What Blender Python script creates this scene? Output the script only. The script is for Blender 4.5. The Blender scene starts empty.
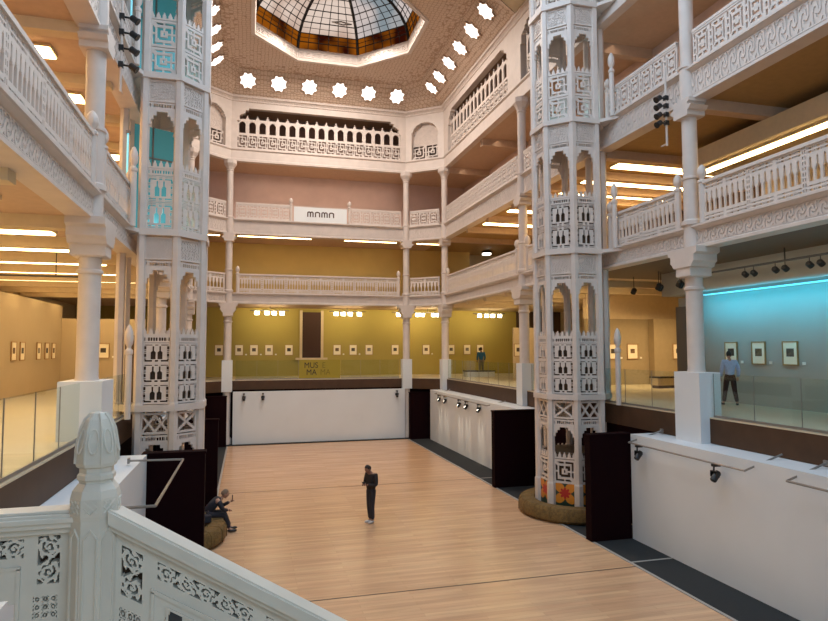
import bpy, bmesh, math, random
from mathutils import Vector, Matrix
random.seed(7)
S = bpy.context.scene
COL = S.collection
PI = math.pi

# ------------------------------------------------------------------ camera
H = 5.0
YAW, PITCH, ROLL, FPX = .2628, .0619, -.0022, 620.0
cy_, sy_, cp_, sp_ = math.cos(YAW), math.sin(YAW), math.cos(PITCH), math.sin(PITCH)
fwd = Vector((sy_*cp_, cy_*cp_, sp_)); rgt = Vector((cy_, -sy_, 0)); upv = rgt.cross(fwd)
r2 = rgt*math.cos(ROLL) + upv*math.sin(ROLL); u2 = -rgt*math.sin(ROLL) + upv*math.cos(ROLL)
cd = bpy.data.cameras.new('camera'); cam = bpy.data.objects.new('camera', cd); COL.objects.link(cam)
cd.sensor_width = 36; cd.lens = FPX/828*36; cd.clip_end = 200; cd.clip_start = .05
cam.matrix_world = Matrix(((r2.x, u2.x, -fwd.x, 0), (r2.y, u2.y, -fwd.y, 0), (r2.z, u2.z, -fwd.z, H), (0, 0, 0, 1)))
S.camera = cam

# ------------------------------------------------------------------ world, daylight, exposure
S.view_settings.view_transform = 'Standard'; S.view_settings.look = 'None'
S.view_settings.gamma = 1; S.view_settings.exposure = -0.10; S.view_settings.use_curve_mapping = False
W = bpy.data.worlds.new('sky'); S.world = W; W.use_nodes = True
wn = W.node_tree.nodes; bgn = wn['Background']
bgn.inputs[0].default_value = (1.0, .93, .88, 1); bgn.inputs[1].default_value = .85

def area(name, loc, sx, sy, power, col, rot=(0, 0, 0), spread=180):
    l = bpy.data.lights.new(name, 'AREA'); l.shape = 'RECTANGLE'; l.size = sx; l.size_y = sy
    l.energy = power; l.color = col; l.spread = math.radians(spread)
    o = bpy.data.objects.new(name, l); COL.objects.link(o); o.location = loc; o.rotation_euler = rot
    return o
area('daylight_front_fill', (3.9, 9.5, 18.4), 9, 16, 1850, (.58, .78, 1.0))  # added cool area lamp under the closed front ceiling, no skylight built
area('daylight_rear_fill', (3.9, -5.0, 9.5), 11, 8, 680, (.47, .73, 1.0), (math.radians(90), 0, 0))  # added cool fill behind the camera, no window in that wall
area('daylight_dome', (3.9, 27.95, 20.5), 5.0, 5.0, 1600, (1.0, .89, .79))
WARM = (1.0, .70, .36)

# ------------------------------------------------------------------ materials
def mat(name, col, rough=.6, metal=0., emit=None, estr=0., spec=.5, var=.0, vscale=6., bump=0., bscale=30., alpha=None):
    m = bpy.data.materials.new(name); m.use_nodes = True
    nt = m.node_tree; b = nt.nodes['Principled BSDF']
    b.inputs['Base Color'].default_value = (*col, 1); b.inputs['Roughness'].default_value = rough
    b.inputs['Metallic'].default_value = metal; b.inputs['Specular IOR Level'].default_value = spec
    if emit: b.inputs['Emission Color'].default_value = (*emit, 1); b.inputs['Emission Strength'].default_value = estr
    if var or bump:
        tc = nt.nodes.new('ShaderNodeTexCoord')
    if var:
        n = nt.nodes.new('ShaderNodeTexNoise'); n.inputs['Scale'].default_value = vscale; n.inputs['Detail'].default_value = 4
        nt.links.new(tc.outputs['Object'], n.inputs['Vector'])
        r = nt.nodes.new('ShaderNodeMapRange'); r.inputs[1].default_value = .3; r.inputs[2].default_value = .7
        r.inputs[3].default_value = 1-var; r.inputs[4].default_value = 1+var
        nt.links.new(n.outputs[0], r.inputs[0])
        mx = nt.nodes.new('ShaderNodeVectorMath'); mx.operation = 'SCALE'; mx.inputs[0].default_value = col
        nt.links.new(r.outputs[0], mx.inputs['Scale']); nt.links.new(mx.outputs[0], b.inputs['Base Color'])
    if bump:
        v = nt.nodes.new('ShaderNodeTexVoronoi'); v.inputs['Scale'].default_value = bscale
        nt.links.new(tc.outputs['Object'], v.inputs['Vector'])
        bp = nt.nodes.new('ShaderNodeBump'); bp.inputs['Strength'].default_value = bump; bp.inputs['Distance'].default_value = .02
        nt.links.new(v.outputs['Distance'], bp.inputs['Height']); nt.links.new(bp.outputs[0], b.inputs['Normal'])
    return m
PAINT = mat('off_white_paint', (.64, .555, .50), .5, var=.05, vscale=3)
CARVE = mat('carved_plaster', (.60, .51, .455), .6, var=.06, bump=.8, bscale=14)
STONE = mat('pale_painted_stone', (.66, .58, .525), .55, var=.05, vscale=4)
SOFFIT = mat('soffit_plaster', (.56, .40, .28), .7, var=.05)
MAUVE = mat('mauve_plaster', (.64, .475, .405), .75, var=.06, vscale=1.2)
OCHRE = mat('ochre_wall', (.56, .40, .14), .75, var=.05, vscale=1.)
OLIVE = mat('olive_wall', (.40, .31, .075), .8, var=.04, vscale=.8)
BEIGE = mat('beige_gallery_wall', (.50, .40, .26), .8, var=.04, vscale=.8)
CREAM = mat('cream_plaster', (.66, .54, .36), .75, var=.04)
GREYW = mat('grey_gallery_wall', (.40, .385, .34), .8, var=.04, vscale=.7)
WHITE = mat('white_exhibition_panel', (.70, .73, .76), .45, var=.03, vscale=.6)
BROWN = mat('brown_fascia', (.07, .035, .018), .55, spec=.3, var=.12, vscale=2.5)
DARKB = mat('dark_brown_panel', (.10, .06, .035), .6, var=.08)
MAROON = mat('black_maroon_panel', (.009, .002, .003), .75, spec=.05)
CARPET = mat('charcoal_carpet', (.014, .017, .019), .9, var=.15, vscale=40)
GALFLOOR = mat('pale_gallery_floor', (.62, .52, .37), .35, var=.05, vscale=2)
EDGE = mat('pale_edge_strip', (.36, .34, .31), .5)
BLACK = mat('black_metal', (.012, .011, .012), .45)
GREYM = mat('grey_metal', (.30, .28, .26), .4, .6)
BENCHF = mat('ochre_bench_fabric', (.15, .085, .022), .85, var=.3, vscale=14, bump=.5, bscale=22)
FRAMEW = mat('gilt_wood_frame', (.38, .22, .08), .45, var=.15, vscale=30)
MATW = mat('cream_mount', (.93, .84, .65), .8)
LABELW = mat('white_card', (.85, .82, .75), .7)
BULB = mat('lit_tube', (1, .9, .7), .5, emit=(1., .70, .32), estr=13.)
BULBW = mat('lit_lamp', (1, .95, .85), .5, emit=(1., .93, .78), estr=9.)
STARM = mat('lit_star_window', (1, 1, 1), .5, emit=(1., .99, .95), estr=2.2)
TEALT = mat('teal_tube', (.3, .9, 1), .5, emit=(.25, .70, .85), estr=.7)
TEALP = mat('teal_lit_glass', (.08, .30, .33), .25, emit=(.10, .42, .46), estr=.22)
INK = mat('dark_ink', (.03, .02, .015), .7)
SKIN = mat('skin', (.40, .22, .15), .6); SKIND = mat('tanned_skin', (.25, .12, .08), .6)
HAIRD = mat('dark_hair', (.02, .013, .01), .7); HAIRG = mat('grey_hair', (.22, .15, .10), .8)
SUIT = mat('dark_suit_cloth', (.014, .009, .011), .8); DENIM = mat('navy_cloth', (.018, .017, .026), .8)
SHIRT = mat('pale_blue_shirt', (.38, .47, .68), .8, var=.08, vscale=20); TROUS = mat('maroon_black_trousers', (.03, .012, .012), .8)
BLUET = mat('bright_blue_top', (.02, .14, .30), .8); GREYT = mat('grey_trousers', (.16, .14, .13), .8)
SHOEW = mat('pale_shoe', (.55, .50, .46), .6); SHOED = mat('dark_shoe', (.02, .015, .015), .5)
BANNER = mat('white_banner_vinyl', (.74, .76, .76), .5)
SIGNY = mat('mustard_sign', (.33, .25, .015), .5)
def glass_mat(name, tint, gl=.08):
    m = bpy.data.materials.new(name); m.use_nodes = True; nt = m.node_tree; nt.nodes.clear()
    o = nt.nodes.new('ShaderNodeOutputMaterial'); t = nt.nodes.new('ShaderNodeBsdfTransparent'); g = nt.nodes.new('ShaderNodeBsdfGlossy')
    t.inputs[0].default_value = (*tint, 1); g.inputs['Roughness'].default_value = .03; g.inputs[0].default_value = (.9, .95, 1, 1)
    lw = nt.nodes.new('ShaderNodeLayerWeight'); lw.inputs[0].default_value = .25
    mr = nt.nodes.new('ShaderNodeMapRange'); mr.inputs[3].default_value = .012; mr.inputs[4].default_value = .14; nt.links.new(lw.outputs['Facing'], mr.inputs[0])
    ms = nt.nodes.new('ShaderNodeMixShader'); nt.links.new(mr.outputs[0], ms.inputs[0])
    nt.links.new(t.outputs[0], ms.inputs[1]); nt.links.new(g.outputs[0], ms.inputs[2]); nt.links.new(ms.outputs[0], o.inputs[0])
    return m
GLASS = glass_mat('clear_glass', (.90, .94, .93))
def wood_floor():
    m = bpy.data.materials.new('blond_wood_floor'); m.use_nodes = True; nt = m.node_tree; b = nt.nodes['Principled BSDF']; L = nt.links.new
    tc = nt.nodes.new('ShaderNodeTexCoord'); mp = nt.nodes.new('ShaderNodeMapping'); L(tc.outputs['Object'], mp.inputs[0])
    br = nt.nodes.new('ShaderNodeTexBrick'); L(mp.outputs[0], br.inputs['Vector'])
    br.inputs['Scale'].default_value = 1; br.inputs['Brick Width'].default_value = 2.2; br.inputs['Row Height'].default_value = .14
    br.inputs['Mortar Size'].default_value = .003; br.inputs['Bias'].default_value = -.1
    br.inputs['Color1'].default_value = (.60, .36, .21, 1); br.inputs['Color2'].default_value = (.68, .435, .255, 1); br.inputs['Mortar'].default_value = (.46, .27, .14, 1)
    m2 = nt.nodes.new('ShaderNodeMapping'); m2.inputs['Scale'].default_value = (.5, 5, 1); L(tc.outputs['Object'], m2.inputs[0])
    nz = nt.nodes.new('ShaderNodeTexNoise'); nz.inputs['Scale'].default_value = 1.2; nz.inputs['Detail'].default_value = 5; L(m2.outputs[0], nz.inputs[0])
    mr = nt.nodes.new('ShaderNodeMapRange'); mr.inputs[1].default_value = .3; mr.inputs[2].default_value = .7; mr.inputs[3].default_value = .86; mr.inputs[4].default_value = 1.12
    L(nz.outputs[0], mr.inputs[0]); vm = nt.nodes.new('ShaderNodeVectorMath'); vm.operation = 'SCALE'
    L(br.outputs[0], vm.inputs[0]); L(mr.outputs[0], vm.inputs['Scale']); L(vm.outputs[0], b.inputs['Base Color'])
    b.inputs['Roughness'].default_value = .24; b.inputs['Specular IOR Level'].default_value = .5
    return m
WOOD = wood_floor()
def cove_mat():
    m = bpy.data.materials.new('patterned_cove_ceiling'); m.use_nodes = True; nt = m.node_tree; b = nt.nodes['Principled BSDF']; L = nt.links.new
    tc = nt.nodes.new('ShaderNodeTexCoord')
    v = nt.nodes.new('ShaderNodeTexVoronoi'); v.feature = 'DISTANCE_TO_EDGE'; v.inputs['Scale'].default_value = 5.5; v.inputs['Randomness'].default_value = .35
    L(tc.outputs['Object'], v.inputs['Vector'])
    mr = nt.nodes.new('ShaderNodeMapRange'); mr.inputs[1].default_value = .02; mr.inputs[2].default_value = .10; L(v.outputs[0], mr.inputs[0])
    mx = nt.nodes.new('ShaderNodeMix'); mx.data_type = 'RGBA'; L(mr.outputs[0], mx.inputs['Factor'])
    mx.inputs['A'].default_value = (.40, .265, .18, 1); mx.inputs['B'].default_value = (.63, .485, .375, 1)
    L(mx.outputs['Result'], b.inputs['Base Color']); b.inputs['Roughness'].default_value = .7
    bp = nt.nodes.new('ShaderNodeBump'); bp.inputs['Strength'].default_value = .4; bp.inputs['Distance'].default_value = .03; L(mr.outputs[0], bp.inputs['Height']); L(bp.outputs[0], b.inputs['Normal'])
    return m
COVE = cove_mat()
def stained(name, c1, c2, scale, emit=.0):
    m = bpy.data.materials.new(name); m.use_nodes = True; nt = m.node_tree; nt.nodes.clear(); L = nt.links.new
    o = nt.nodes.new('ShaderNodeOutputMaterial'); t = nt.nodes.new('ShaderNodeBsdfTransparent')
    tc = nt.nodes.new('ShaderNodeTexCoord'); v = nt.nodes.new('ShaderNodeTexNoise'); v.inputs['Scale'].default_value = scale; v.inputs['Detail'].default_value = 1
    L(tc.outputs['Object'], v.inputs[0]); mr = nt.nodes.new('ShaderNodeMapRange'); mr.inputs[1].default_value = .38; mr.inputs[2].default_value = .62; L(v.outputs[0], mr.inputs[0])
    mx = nt.nodes.new('ShaderNodeMix'); mx.data_type = 'RGBA'; L(mr.outputs[0], mx.inputs['Factor'])
    mx.inputs['A'].default_value = (*c1, 1); mx.inputs['B'].default_value = (*c2, 1)
    L(mx.outputs['Result'], t.inputs[0]); L(t.outputs[0], o.inputs[0])
    return m
GL_PALE = stained('pale_pink_glass', (.60, .40, .31), (.95, .82, .74), .5)
GL_BLUE = stained('pale_blue_glass', (.30, .38, .44), (.76, .70, .70), .55)
GL_AMBER = stained('amber_glass', (.035, .005, .002), (.34, .10, .006), .8)

# ------------------------------------------------------------------ mesh helpers
class MB:
    def __init__(s): s.v = []; s.f = []
    def add(s, vs, fs):
        n = len(s.v); s.v += [tuple(v) for v in vs]; s.f += [tuple(i+n for i in f) for f in fs]; return s
    def box(s, x0, x1, y0, y1, z0, z1):
        return s.add([(x0,y0,z0),(x1,y0,z0),(x1,y1,z0),(x0,y1,z0),(x0,y0,z1),(x1,y0,z1),(x1,y1,z1),(x0,y1,z1)],
                     [(3,2,1,0),(4,5,6,7),(0,1,5,4),(1,2,6,5),(2,3,7,6),(3,0,4,7)])
    def prism(s, poly, z0, z1):
        n = len(poly)
        return s.add([(x,y,z0) for x,y in poly]+[(x,y,z1) for x,y in poly],
                     [tuple(range(n))[::-1], tuple(range(n,2*n))]+[(i,(i+1)%n,n+(i+1)%n,n+i) for i in range(n)])
    def lathe(s, prof, n=16, c=(0,0), rot=0.):
        vs = []; fs = []
        for r, z in prof:
            vs += [(c[0]+r*math.cos(rot+2*PI*i/n), c[1]+r*math.sin(rot+2*PI*i/n), z) for i in range(n)]
        for j in range(len(prof)-1):
            fs += [(j*n+i, j*n+(i+1)%n, (j+1)*n+(i+1)%n, (j+1)*n+i) for i in range(n)]
        fs += [tuple(range(n))[::-1], tuple(range((len(prof)-1)*n, len(prof)*n))]
        return s.add(vs, fs)
    def tube(s, pts, r, n=8):
        vs = []; fs = []; pts = [Vector(p) for p in pts]; rr = r if isinstance(r, (list, tuple)) else [r]*len(pts)
        for k, p in enumerate(pts):
            d = (pts[min(k+1, len(pts)-1)]-pts[max(k-1, 0)]).normalized()
            a = d.orthogonal().normalized() if k == 0 else (a - d*a.dot(d)).normalized(); b = d.cross(a)
            vs += [p+(a*math.cos(2*PI*i/n)+b*math.sin(2*PI*i/n))*rr[k] for i in range(n)]
        for k in range(len(pts)-1):
            fs += [(k*n+i, k*n+(i+1)%n, (k+1)*n+(i+1)%n, (k+1)*n+i) for i in range(n)]
        fs += [tuple(range(n))[::-1], tuple(range((len(pts)-1)*n, len(pts)*n))]
        return s.add(vs, fs)
    def ball(s, c, rx, ry=None, rz=None, n=12, m=8):
        ry = ry or rx; rz = rz or rx
        prof = [(max(1e-4, math.sin(PI*k/m)), -math.cos(PI*k/m)) for k in range(m+1)]
        t = MB().lathe(prof, n)
        return s.add([(c[0]+x*rx, c[1]+y*ry, c[2]+z*rz) for x, y, z in t.v], t.f)
    def xf(s, M):
        s.v = [tuple(M @ Vector(v)) for v in s.v]; return s
    def mesh(s, name, m, smooth=False, bevel=0):
        me = bpy.data.meshes.new(name); me.from_pydata(s.v, [], s.f); me.update()
        if m: me.materials.append(m)
        bm = bmesh.new(); bm.from_mesh(me); bmesh.ops.recalc_face_normals(bm, faces=bm.faces)
        if bevel: bmesh.ops.bevel(bm, geom=list(bm.edges), offset=bevel, segments=2, affect='EDGES', profile=.5)
        bm.to_mesh(me); bm.free()
        if smooth:
            for p in me.polygons: p.use_smooth = True
            try: me.set_sharp_from_angle(angle=math.radians(40))
            except Exception: pass
        return me
def link(name, me, parent=None, loc=(0,0,0), rz=0.):
    o = bpy.data.objects.new(name, me); COL.objects.link(o); o.parent = parent; o.location = loc; o.rotation_euler = (0, 0, rz)
    return o
def part(name, mb, m, parent, loc=(0,0,0), rz=0., smooth=False, bevel=0):
    return link(name, mb.mesh(name, m, smooth, bevel) if isinstance(mb, MB) else mb, parent, loc, rz)
def tag(o, label, cat, group=None, kind='thing'):
    o['label'] = label; o['category'] = cat; o['kind'] = kind
    if group: o['group'] = group
    return o
def thing(name, label, cat, loc=(0,0,0), rz=0., group=None):
    o = bpy.data.objects.new(name, None); o.empty_display_size = .1; COL.objects.link(o); o.location = loc; o.rotation_euler = (0, 0, rz)
    return tag(o, label, cat, group)
def struct(name, mb, m, label=None, loc=(0,0,0), smooth=False):
    o = link(name, mb.mesh(name, m, smooth) if isinstance(mb, MB) else mb, None, loc); o['kind'] = 'structure'
    if label: o['label'] = label
    return o
def dup(root, loc, rz=0., label=None, group=None):
    r = root.copy(); COL.objects.link(r); r.location = loc; r.rotation_euler = (0, 0, rz)
    if label: r['label'] = label
    if group: r['group'] = group
    for ch in list(root.children):
        c = ch.copy(); COL.objects.link(c); c.parent = r
        for g in ch.children:
            d = g.copy(); COL.objects.link(d); d.parent = c
    return r
def rects(fn, w, h, nx, ny):
    g = [[bool(fn((i+.5)/nx*w, (j+.5)/ny*h)) for i in range(nx)] for j in range(ny)]
    out = []
    for j in range(ny):
        i = 0
        while i < nx:
            if g[j][i]:
                i1 = i
                while i1 < nx and g[j][i1]: i1 += 1
                j1 = j+1
                while j1 < ny and all(g[j1][i:i1]): j1 += 1
                for jj in range(j, j1):
                    for ii in range(i, i1): g[jj][ii] = False
                out.append((i/nx*w, i1/nx*w, j/ny*h, j1/ny*h)); i = i1
            else: i += 1
    return out
def lattice(fn, w, h, nx, ny, t=.04, x=0., z=0., shear=0., mb=None, y=0.):
    """openwork panel: solid where fn(u, v) is true"""
    mb = mb or MB()
    for a, b, c, d in rects(fn, w, h, nx, ny):
        n = len(mb.v); mb.box(x+a, x+b, y-t/2, y+t/2, z+c, z+d)
        if shear: mb.v[n:] = [(vx, vy, vz+shear*vx) for vx, vy, vz in mb.v[n:]]
    return mb
def sweep(path, prof, closed=False):
    """profile [(inward offset, z)] swept along a plan path with mitred corners"""
    n = len(path); offs = []
    for i in range(n):
        def nrm(a, b):
            d = Vector((path[b][0]-path[a][0], path[b][1]-path[a][1])).normalized(); return Vector((-d.y, d.x))
        if closed: n0, n1 = nrm((i-1) % n, i), nrm(i, (i+1) % n)
        else: n0 = nrm(i-1, i) if i else nrm(0, 1); n1 = nrm(i, i+1) if i < n-1 else n0
        m = (n0+n1); m = m/ max(1e-6, m.dot(n0)); offs.append(m)
    k = len(prof); mb = MB(); vs = []; fs = []
    for i in range(n):
        vs += [(path[i][0]+offs[i].x*o, path[i][1]+offs[i].y*o, z) for o, z in prof]
    for i in range(n if closed else n-1):
        i1 = (i+1) % n
        fs += [(i*k+j, i*k+(j+1) % k, i1*k+(j+1) % k, i1*k+j) for j in range(k)]
    if not closed: fs += [tuple(range(k)), tuple(range((n-1)*k, n*k))[::-1]]
    return mb.add(vs, fs)

# ------------------------------------------------------------------ plan
XC = 3.9; XR, XL, YB, XBR, XBL, YC = 10.64, -2.84, 34.4, 8.78, -.98, 32.95
Y0 = -5.5
PATH = [(XR, Y0), (XR, YC), (XBR, YB), (XBL, YB), (XL, YC), (XL, Y0)]
ZG, Z2, Z3, Z4, ZT = 3.35, 8.03, 12.03, 15.9, 18.8
WR, FR = 9.85, 8.72
def mir(x): return 2*XC-x

# ------------------------------------------------------------------ setting: floors, slabs, outer walls
struct('floor', MB().box(-9.5, 21, Y0-.5, 39.5, -.3, 0), WOOD)
for i, (x0, x1) in enumerate(((FR, 10.6), (mir(10.6), mir(FR)))):
    struct('floor', MB().box(x0, x1, 2, 33.6, 0, .012), CARPET)
    xe = FR if i == 0 else mir(FR)
    mb = MB().box(xe-.035, xe+.035, 2, 33.6, 0, .018)
    for yj in (13.0, 22.8): mb.box(min(x0, x1), max(x0, x1), yj-.03, yj+.03, 0, .016)
    struct('trim_1', mb, EDGE)
struct('floor', MB().box(XBL-.3, XBR+.3, 33.75, 34.3, 0, .03), CARPET)
struct('trim_2', MB().box(mir(FR), FR, 12.74, 12.775, 0, .004).box(mir(FR), FR, 22.8, 22.83, 0, .004), DARKB)

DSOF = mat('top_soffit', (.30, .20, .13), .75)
def ring_slab(z0, z1, m, name, d=.3, mr=None, mr2=None):
    """gallery slab around the atrium"""
    a = XR+d; b = XL-d
    struct(name, MB().box(a, 21, Y0, 19.6, z0, z1), mr or m)
    struct(name, MB().box(a, 21, 19.6, 39, z0, z1), mr2 or m)
    struct(name, MB().box(-9.5, b, Y0, 39, z0, z1), m)
    struct(name, MB().prism([(b, YC+.15), (XBL-.15, YB+d), (XBR+.15, YB+d), (a, YC+.15), (a, 39), (b, 39)], z0, z1), m)
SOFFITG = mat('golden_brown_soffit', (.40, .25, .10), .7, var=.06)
SOFFITD = mat('shaded_soffit', (.16, .105, .065), .7, var=.06)  # darker soffit copy, the dimness of the near ceiling is in its colour
ring_slab(2.85, ZG, GALFLOOR, 'floor', .03)
ring_slab(7.52, 8.0, SOFFIT, 'ceiling', .3, SOFFITD, CREAM)  # right slab: dim near stretch and bright far stretch put into the colours
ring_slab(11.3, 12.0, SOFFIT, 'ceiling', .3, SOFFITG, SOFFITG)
ring_slab(15.25, 15.9, SOFFIT, 'ceiling')
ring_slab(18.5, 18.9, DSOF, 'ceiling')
# building shell
struct('wall_left', MB().box(-9.7, -9.5, Y0-.5, 39.5, -.3, 24), CREAM)
struct('wall_right', MB().box(21, 21.2, Y0-.5, 39.5, -.3, 24), CREAM)
struct('wall_front', MB().box(-9.7, 21.2, Y0-.7, Y0-.5, -.3, 24), CREAM)
struct('wall_back', MB().box(-9.7, 21.2, 39.3, 39.5, -.3, 24), CREAM)
struct('ceiling', MB().box(-9.7, 21.2, Y0-.7, 21.6, 18.95, 19.2).box(-9.7, XL-2.0, 21.6, 39.5, 18.95, 19.2).box(XR+2.0, 21.2, 21.6, 39.5, 18.95, 19.2).box(XL-2.0, XR+2.0, YB+.5, 39.5, 18.95, 19.2), CREAM)
# ground level closing walls behind the white panels
for x0, x1 in ((10.70, 10.8), (mir(10.8), mir(10.70))):
    struct('wall_under_gallery', MB().box(x0, x1, Y0, 33.2, 0, 2.84), MAROON)
struct('wall_back_low', MB().box(-2.9, 10.7, YB+.02, YB+.15, 0, 2.85), MAROON)

# gallery level walls
struct('wall_back_gallery', MB().box(-9.4, 17.7, 39.0, 39.3, ZG, 7.52), OLIVE)
struct('wall_back_gallery', MB().box(17.7, 21, 38.9, 39.3, ZG, 7.52), DARKB)
struct('wall_left_gallery', MB().box(-9.4, -7.75, 6, 29.85, ZG, 6.9), BEIGE)
struct('wall_left_gallery_end', MB().box(-7.75, -4.4, 29.85, 30.1, ZG, 6.35), BEIGE)
struct('wall_left_gallery', MB().box(-7.75, -7.5, 20.0, 22.4, ZG, 6.3), BEIGE)
struct('wall_right_gallery', MB().box(14.25, 14.55, Y0, 18.1, ZG, 6.7), GREYW)
struct('wall_right_gallery_end', MB().box(14.15, 14.25, 16.95, 18.12, ZG, 6.4), mat('grey_brown_panel', (.13, .105, .09), .7))
DBEIGE = mat('olive_beige_wall', (.35, .275, .165), .8, var=.04)
struct('wall_right_gallery_cream', MB().box(14.8, 18.0, 25.0, 25.2, ZG, 6.35), DBEIGE)
struct('wall_right_gallery_cream', MB().box(18.0, 21, 24.6, 25.2, ZG, 6.35), DBEIGE)
struct('wall_right_gallery_upper', MB().box(14.8, 21, 25.0, 25.3, 6.35, 7.52), CREAM)
struct('wall_right_gallery_stub', MB().box(13.5, 14.8, 30.0, 30.2, ZG, 6.1), CREAM)
struct('trim_3', MB().box(13.6, 14.55, Y0, 18.1, 6.75, 7.52), GREYW)       # bulkhead above the teal-washed wall
struct('trim_4', MB().box(14.16, 14.2, Y0, 16.9, 6.69, 6.73), TEALT)
# second gallery
struct('wall_back_second', MB().box(-9.4, 14, 38.0, 38.2, 8.0, 11.3), OCHRE)
struct('wall_right_second', MB().box(16.2, 16.4, Y0, 16.4, 8.0, 11.3), CREAM)
struct('wall_right_second', MB().box(18.5, 18.7, 16.4, 39, 8.0, 11.3), DARKB)
struct('wall_left_second', MB().box(-9.4, -9.2, Y0, 39, 8.0, 11.3), MAUVE)
struct('trim_5', MB().box(13.1, 13.3, Y0, 16.3, 10.50, 10.92).box(13.1, 16.2, Y0, 16.3, 10.92, 11.02).box(13.3, 16.2, 16.2, 16.4, 10.50, 10.92), CREAM)
# third gallery
struct('wall_back_third', MB().box(-9, 13.3, 37.0, 37.2, 12.0, 15.3), MAUVE)
struct('wall_right_third', MB().box(13.3, 13.5, Y0, 37.2, 12.0, 15.3), MAUVE)
struct('wall_left_third', MB().box(mir(13.5), mir(13.3), Y0, 37.2, 12.0, 15.3), MAUVE)
# top gallery
MAUVE_SHADE = mat('shaded_mauve_plaster', (.26, .17, .13), .75, var=.06)  # mauve darkened, the shade behind the screens is put into the colour
struct('wall_back_top', MB().box(-9, 13.3, 36.6, 36.8, 15.9, 18.5), MAUVE_SHADE)
for x0, x1 in ((12.6, 12.8), (mir(12.8), mir(12.6))):
    struct('wall_side_top', MB().box(x0, x1, Y0, 36.8, 15.9, 18.5), MAUVE_SHADE)

# transverse ceiling beams
def beams(side, z0, z1, ys, x1, m):
    mb = MB()
    for y in ys:
        if side > 0: mb.box(XR+.3, x1, y-.15, y+.15, z0, z1)
        else: mb.box(x1, XL-.3, y-.15, y+.15, z0, z1)
    struct('trim_6', mb, m)
beams(-1, 7.28, 7.52, [4.5, 7, 9.5, 13.0, 15.5, 18, 20.4, 22.8, 25.2, 27.6, 30], -9.4, CREAM)
beams(1, 7.28, 7.52, [20.4, 22.8, 25.2, 27.6, 30, 32.4], 20.9, CREAM)
beams(-1, 11.08, 11.3, [8.5, 13.0, 15.5, 18, 20.4, 22.8, 25.2, 28, 31], -9.1, CREAM)
beams(1, 11.02, 11.3, [13.0, 17.2, 19.4, 21.2, 22.8, 24.4, 27.2, 30, 33], 18.4, SOFFIT)
beams(1, 14.9, 15.25, [13.0, 18, 22.8, 27.9, 32.9], 13.3, SOFFIT)
beams(-1, 14.9, 15.25, [13.0, 18, 22.8, 27.9, 32.9], mir(13.3), SOFFIT)

# ------------------------------------------------------------------ atrium edges: fascia and beams
struct('trim_7', sweep(PATH, [(-.1, 2.85), (-.02, 2.75), (-.02, 3.33), (-.1, 3.33)]), BROWN)
struct('trim_8', sweep(PATH, [(-.12, 3.33), (-.015, 3.33), (-.015, 3.36), (-.12, 3.36)]), GALFLOOR)
def beam_level(zb, zt, i, carved):
    prof = [(-.4, zb), (.03, zb), (.03, zb+.07), (0, zb+.09), (-.03, zb+.11), (-.03, zt-.14), (0, zt-.12), (.06, zt-.06), (.10, zt-.05), (.10, zt), (-.4, zt)]
    struct('trim_%d' % i, sweep(PATH, prof), PAINT)
    if carved:
        def arab(u, v):
            u = u % .27
            a, b = u/.27*2-1, (v-.17)/.17
            r = math.hypot(a*1.1, b)
            s = math.sin(3*math.atan2(b, a)+r*9)
            return s > -.1 or abs(b) > .9 or r < .22
        k = zt-.145-zb-.115
        tile = lattice(lambda u, v: arab(u, v/k*.34), .27, k, 18, 20, .02)
        for (a, b) in zip(PATH[:-1], PATH[1:]):
            a, b = Vector(a), Vector(b)
            if abs(a.x-b.x) < .01:      # sides: only the stretch that is seen
                ya, yb = max(4., min(a.y, b.y)), max(a.y, b.y); n = int((yb-ya)/.27); L = yb-ya
                p0 = Vector((a.x, ya)) if a.x > 5 else Vector((a.x, yb)); d = Vector((0, 1)) if a.x > 5 else Vector((0, -1))
            else: L = (b-a).length; n = int(L/.27); p0 = a; d = (b-a).normalized()
            mb = MB()
            for q in range(n):
                x = q*L/n
                mb.add([(v[0]+x, v[1], v[2]) for v in tile.v], tile.f)
            M_ = Matrix.Translation((p0.x, p0.y, zb+.113)) @ Matrix.Rotation(math.atan2(d.y, d.x), 4, 'Z') @ Matrix.Translation((0, -.022, 0))
            struct('trim_%d' % (i+1), mb.xf(M_), PAINT)
beam_level(7.45, 8.03, 9, True)
beam_level(11.2, 12.03, 11, True)
struct('trim_13', sweep(PATH, [(-.3, 15.2), (.02, 15.2), (.02, 15.32), (-.02, 15.35), (-.02, 15.78), (.05, 15.84), (.05, 15.9), (-.3, 15.9)]), PAINT)
# cornice under the cove
struct('trim_14', sweep(PATH, [(-.3, 18.5), (.0, 18.5), (.04, 18.52), (.04, 18.6), (.10, 18.68), (.16, 18.7), (.16, 18.82), (-.3, 18.82)]), CARVE)

# top storey screen walls with shaped openings
def opening(x, z, x0, x1, z0, z1):
    """True inside an opening with stepped, lobed shoulders"""
    if not (x0 < x < x1 and z0 < z < z1): return False
    d = min(x-x0, x1-x); e = z1-z
    if d < .12 and e < .75: return False
    if d < .42 and e < .42-.5*max(0, d-.12) : return False
    if d < .62 and e < .14: return False
    return True
def arch_open(x, z, c, r, z0, zs):
    if z < z0: return False
    if z < zs: return abs(x-c) < r*.94
    return (x-c)**2+(z-zs-.1)**2 < r*r
def top_wall(a, b, fn, name):
    a, b = Vector(a), Vector(b); L = (b-a).length; d = (b-a).normalized()
    mb = lattice(lambda u, v: not fn(u, v+15.9), L, 2.65, max(24, int(L/.06)), 44, .3)
    mb.xf(Matrix.Translation((a.x, a.y, 15.88)) @ Matrix.Rotation(math.atan2(d.y, d.x), 4, 'Z') @ Matrix.Translation((0, -.15, 0)))
    struct(name, mb, PAINT)
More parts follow.
